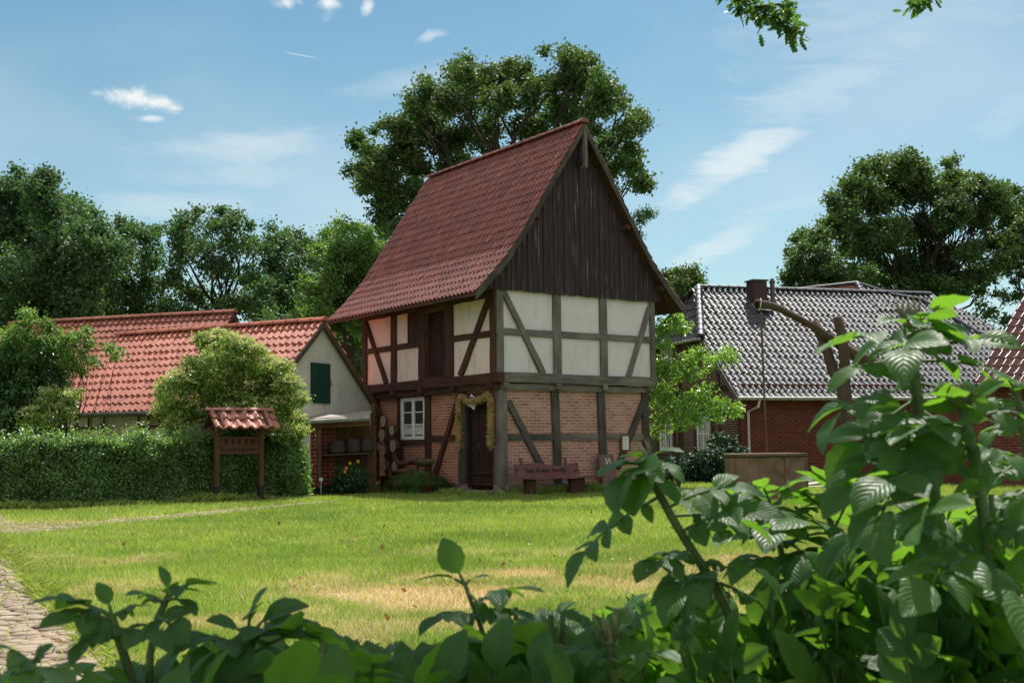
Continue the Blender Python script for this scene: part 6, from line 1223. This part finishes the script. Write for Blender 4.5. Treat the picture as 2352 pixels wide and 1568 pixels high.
def shoot(root, o, stem, leafs, r=(.0045, .003), budh=.0, hairs=True, ll=.46, pairs=3, upv_=(0, -.1, 1)):
    S_ = [at(px, py, Y) for px, py, Y in stem]; mb = MB(); b = S_[0].copy(); low = [np.array([b[0]*1.02, b[1]+.05, .0]), np.array([b[0]*1.01, b[1]+.02, b[2]*.5])]
    mb.tube(low+S_, [r[0]*1.3, r[0]*1.15]+list(np.linspace(r[0], r[1], len(S_))), 8, False, .05); acc = newacc()
    if hairs:
        for _ in range(160):
            q = spt(S_, rng.random()); e = norm(rng.normal(size=3)); e = norm(e*[1, 1, .4]); mb.tube([q+e*r[1]*.8, q+e*(r[0]+.0035)], [.0005, .0001], 3, False)
    for lf in leafs:
        t, px, py, Y = lf[:4]; pr = lf[4] if len(lf) > 4 else pairs; l_ = lf[5] if len(lf) > 5 else ll; compound(acc, mb, spt(S_, t), at(px, py, Y), upv_, pr, l_)
    st = finish(acc, mb, root, o)
    if budh: bud(st, S_[-1], S_[-1]-S_[-2], budh*.45, o, budh*.15)
    return st
def bush(label, c): o = np.array([c[0], c[1], 0.]); return thing('rose_bush', label, 'rose bush', tuple(o), 0, 'rose bushes in the foreground'), o
r1, o1 = bush('tall rose bush with hairy stems and big leaves filling the lower right foreground', (.42, 1.0))
shoot(r1, o1, [(2250, 1640, .96), (2185, 1330, .93), (2140, 1100, .91), (2112, 950, .9), (2096, 830, .9), (2090, 745, .9)], [(.97, 2225, 672, .86, 1, .72), (.93, 2222, 735, .84, 1, .7), (.96, 2022, 722, .88, 0, .85), (.88, 1872, 800, .84, 1, .52), (.8, 1895, 880, .88, 1, .5), (.84, 2350, 790, .86, 1, .5), (.8, 2352, 880, .86, 1, .5), (.7, 1862, 1010, .84, 2, .5), (.66, 1900, 1110, .88, 2, .5), (.72, 2330, 980, .88, 1, .5), (.9, 2075, 850, .8, 1, .6), (.6, 2060, 1120, .78, 2, .55), (.62, 2280, 1130, .84, 2, .5), (.5, 1890, 1180, .82, 3, .5), (.45, 2010, 1270, .78, 2, .5)], (.0052, .0042), .035)
shoot(r1, o1, [(2300, 1640, .84), (2278, 1400, .83), (2262, 1200, .83), (2236, 1050, .83), (2214, 940, .83)], [(.96, 2120, 880, .8, 1, .65), (.97, 2300, 870, .8, 1, .7), (.93, 2360, 940, .84, 1, .6), (.85, 2040, 1000, .78, 2, .55), (.8, 2370, 1080, .78, 2, .55), (.7, 1960, 1150, .76, 3, .48), (.6, 2100, 1240, .72, 2, .55), (.5, 2390, 1260, .78, 2, .5), (.4, 2080, 1400, .7, 2, .55), (.35, 2370, 1450, .7, 1, .6)], (.005, .004), .032)
shoot(r1, o1, [(2060, 1640, 1.15), (1980, 1420, 1.12), (1930, 1280, 1.1), (1900, 1170, 1.1)], [(.95, 1800, 1120, 1.05, 2, .5), (.97, 1890, 1060, 1.05, 1, .6), (.85, 1990, 1090, 1.05, 2, .5), (.8, 1780, 1200, 1.0, 2, .5), (.7, 2060, 1180, 1.05, 3, .5), (.6, 1800, 1300, 1.0, 3, .45), (.5, 2080, 1300, 1.05, 3, .5), (.3, 1850, 1420, 1.0, 3, .5)], (.004, .003))
shoot(r1, o1, [(2440, 1640, 1.05), (2410, 1350, 1.03), (2372, 1120, 1.0), (2345, 960, 1.0), (2335, 905, 1.0)], [(.98, 2290, 850, .98, 1, .6), (.97, 2380, 850, .98, 1, .6), (.9, 2260, 930, .98, 2, .5), (.85, 2420, 930, 1., 2, .5), (.75, 2250, 1020, .98, 3, .5), (.7, 2400, 1040, 1., 3, .5), (.6, 2260, 1120, .98, 3, .5), (.5, 2250, 1220, .98, 3, .5), (.45, 2420, 1200, 1., 3, .5), (.35, 2280, 1330, .98, 3, .5)], (.004, .003), .02)
r2_, o2_ = bush('rose shoot with bright young leaves rising in front of the well and lawn', (.2, 1.05))
shoot(r2_, o2_, [(1740, 1640, .98), (1690, 1440, .96), (1640, 1340, .95), (1592, 1268, .95), (1545, 1190, .95), (1505, 1115, .95), (1485, 1058, .95)], [(.99, 1560, 1016, .93, 0, .9), (.97, 1372, 1085, .92, 1, .7), (.96, 1395, 1150, .9, 1, .75), (.95, 1450, 1175, .9, 0, .9), (.98, 1425, 1035, .93, 0, .9), (.96, 1575, 1095, .93, 1, .7), (.93, 1560, 1150, .92, 0, .85), (.78, 1288, 1335, .92, 3, .34), (.72, 1760, 1115, .92, 2, .5), (.68, 1780, 1230, .95, 2, .5), (.6, 1800, 1170, .9, 2, .5), (.5, 1460, 1330, .9, 2, .5), (.45, 1700, 1320, .93, 2, .5), (.4, 1520, 1420, .88, 2, .5), (.35, 1780, 1420, .92, 3, .45)], (.0042, .0032), .028)
shoot(r2_, o2_, [(1850, 1640, 1.12), (1830, 1420, 1.1), (1795, 1270, 1.08), (1772, 1160, 1.08)], [(.98, 1640, 1115, 1.05, 2, .5), (.97, 1860, 1085, 1.05, 1, .6), (.9, 1690, 1190, 1.02, 2, .5), (.85, 1900, 1150, 1.05, 3, .5), (.75, 1640, 1240, 1.02, 3, .5), (.7, 1900, 1240, 1.02, 3, .5), (.6, 1680, 1310, 1.0, 3, .5), (.5, 1920, 1330, 1.02, 3, .5), (.99, 1740, 1090, 1.05, 1, .6), (.8, 1760, 1240, .98, 2, .5)], (.0036, .0026), 0, False)
shoot(r2_, o2_, [(1420, 1640, .9), (1405, 1540, .9), (1398, 1470, .9)], [(.8, 1290, 1400, .88, 2, .5), (.9, 1500, 1400, .9, 2, .5), (.6, 1250, 1500, .85, 2, .5), (.5, 1560, 1500, .85, 2, .5)], (.0045, .004), .036)
r3_, o3_ = bush('rose sprig with three bitten leaflets standing up at the bottom centre', (-.05, .95))
shoot(r3_, o3_, [(1150, 1640, .97), (1105, 1440, .95), (1080, 1375, .95), (1068, 1340, .95)], [(.98, 955, 1312, .94, 0, .92), (.99, 1015, 1236, .95, 0, .92), (.98, 1122, 1312, .94, 0, .92), (.8, 1120, 1420, .93, 0, .8), (.5, 1230, 1420, .9, 2, .5), (.45, 960, 1440, .9, 2, .5), (.6, 1250, 1350, .92, 1, .6)], (.0022, .0016), 0, False)
r4_, o4_ = bush('low rose bush with dark drooping leaves in the lower left foreground', (-.28, .85))
shoot(r4_, o4_, [(330, 1640, .8), (290, 1520, .79), (268, 1450, .78), (255, 1410, .78)], [(.97, 62, 1372, .76, 2, .6), (.9, 90, 1430, .74, 1, .65), (.98, 225, 1335, .78, 0, .85), (.95, 350, 1385, .78, 1, .6), (.8, 160, 1520, .74, 2, .55), (.7, 400, 1480, .76, 1, .6)], (.0035, .0028), 0, False, upv_=(0, -.2, 1))
shoot(r4_, o4_, [(340, 1640, .82), (345, 1500, .82), (362, 1420, .82), (385, 1370, .82)], [(.98, 498, 1325, .8, 1, .7), (.95, 455, 1392, .8, 0, .8), (.99, 370, 1296, .82, 0, .85), (.9, 290, 1360, .8, 1, .6), (.7, 430, 1470, .78, 1, .6)], (.003, .0024), 0, False)
shoot(r4_, o4_, [(560, 1660, .86), (562, 1540, .86), (570, 1460, .86)], [(.97, 480, 1415, .84, 0, .85), (.98, 605, 1345, .85, 1, .65), (.95, 690, 1370, .85, 0, .8), (.9, 690, 1430, .82, 1, .65), (.8, 400, 1470, .8, 1, .6), (.7, 790, 1450, .8, 2, .5), (.85, 735, 1410, .84, 0, .8)], (.003, .0024), 0, False)
shoot(r4_, o4_, [(60, 1680, .72), (70, 1580, .72), (75, 1520, .72)], [(.95, -30, 1475, .7, 1, .65), (.96, 120, 1475, .72, 1, .65), (.8, 160, 1560, .68, 1, .6), (.7, -20, 1560, .68, 1, .6)], (.003, .0024), 0, False)
# filling foliage under the crest line
cx_px = [-60, 0, 150, 250, 380, 470, 600, 700, 800, 900, 1000, 1080, 1180, 1290, 1330, 1400, 1480, 1600, 1720, 1800, 1870, 1950, 2100, 2420]; cy_px = [1490, 1480, 1500, 1500, 1470, 1450, 1410, 1410, 1440, 1455, 1450, 1410, 1370, 1380, 1420, 1370, 1340, 1310, 1310, 1260, 1210, 1180, 1150, 1080]
def fill(root, o, x0, x1, n, dlo, dhi, nsh, lo=1640, size=.12):
    per = n//nsh
    for k in range(nsh):
        mb = MB(); acc = newacc(); px0 = rng.uniform(x0, x1); Y = rng.uniform(dlo, dhi); top = np.interp(px0, cx_px, cy_px)+rng.uniform(20, 110); p = at(px0, top, Y); b = np.array([p[0]*1.03, Y+rng.uniform(-.05, .1), 0]); mid = (b+p)/2+rng.normal(0, .015, 3); pts = [b, mid, p]; mb.tube(pts, [.005, .004, .0022], 7, False)
        for q in range(per):
            x = px0+rng.normal(0, 95); yb = np.interp(x, cx_px, cy_px); y = yb+rng.uniform(0, 1)**1.1*(1600-yb)+12; T = at(x, y, Y+rng.normal(0, .06)); B = spt(pts, rng.uniform(.55, .98)); dd = T-B; l = np.linalg.norm(dd); L = size*rng.uniform(.65, 1.15)
            if l > L: B = T-dd/l*L
            if l < .04: continue
            compound(acc, mb, B, T, (rng.normal(0, .35), -.35, 1), rng.integers(1, 4), rng.uniform(.42, .6))
        finish(acc, mb, root, o)
fill(r1, o1, 1900, 2400, 240, .85, 1.4, 18)
fill(r2_, o2_, 1380, 1900, 150, .9, 1.4, 13)
fill(r3_, o3_, 800, 1400, 170, .82, 1.2, 14)
fill(r4_, o4_, -40, 830, 190, .74, 1.1, 16, size=.11)
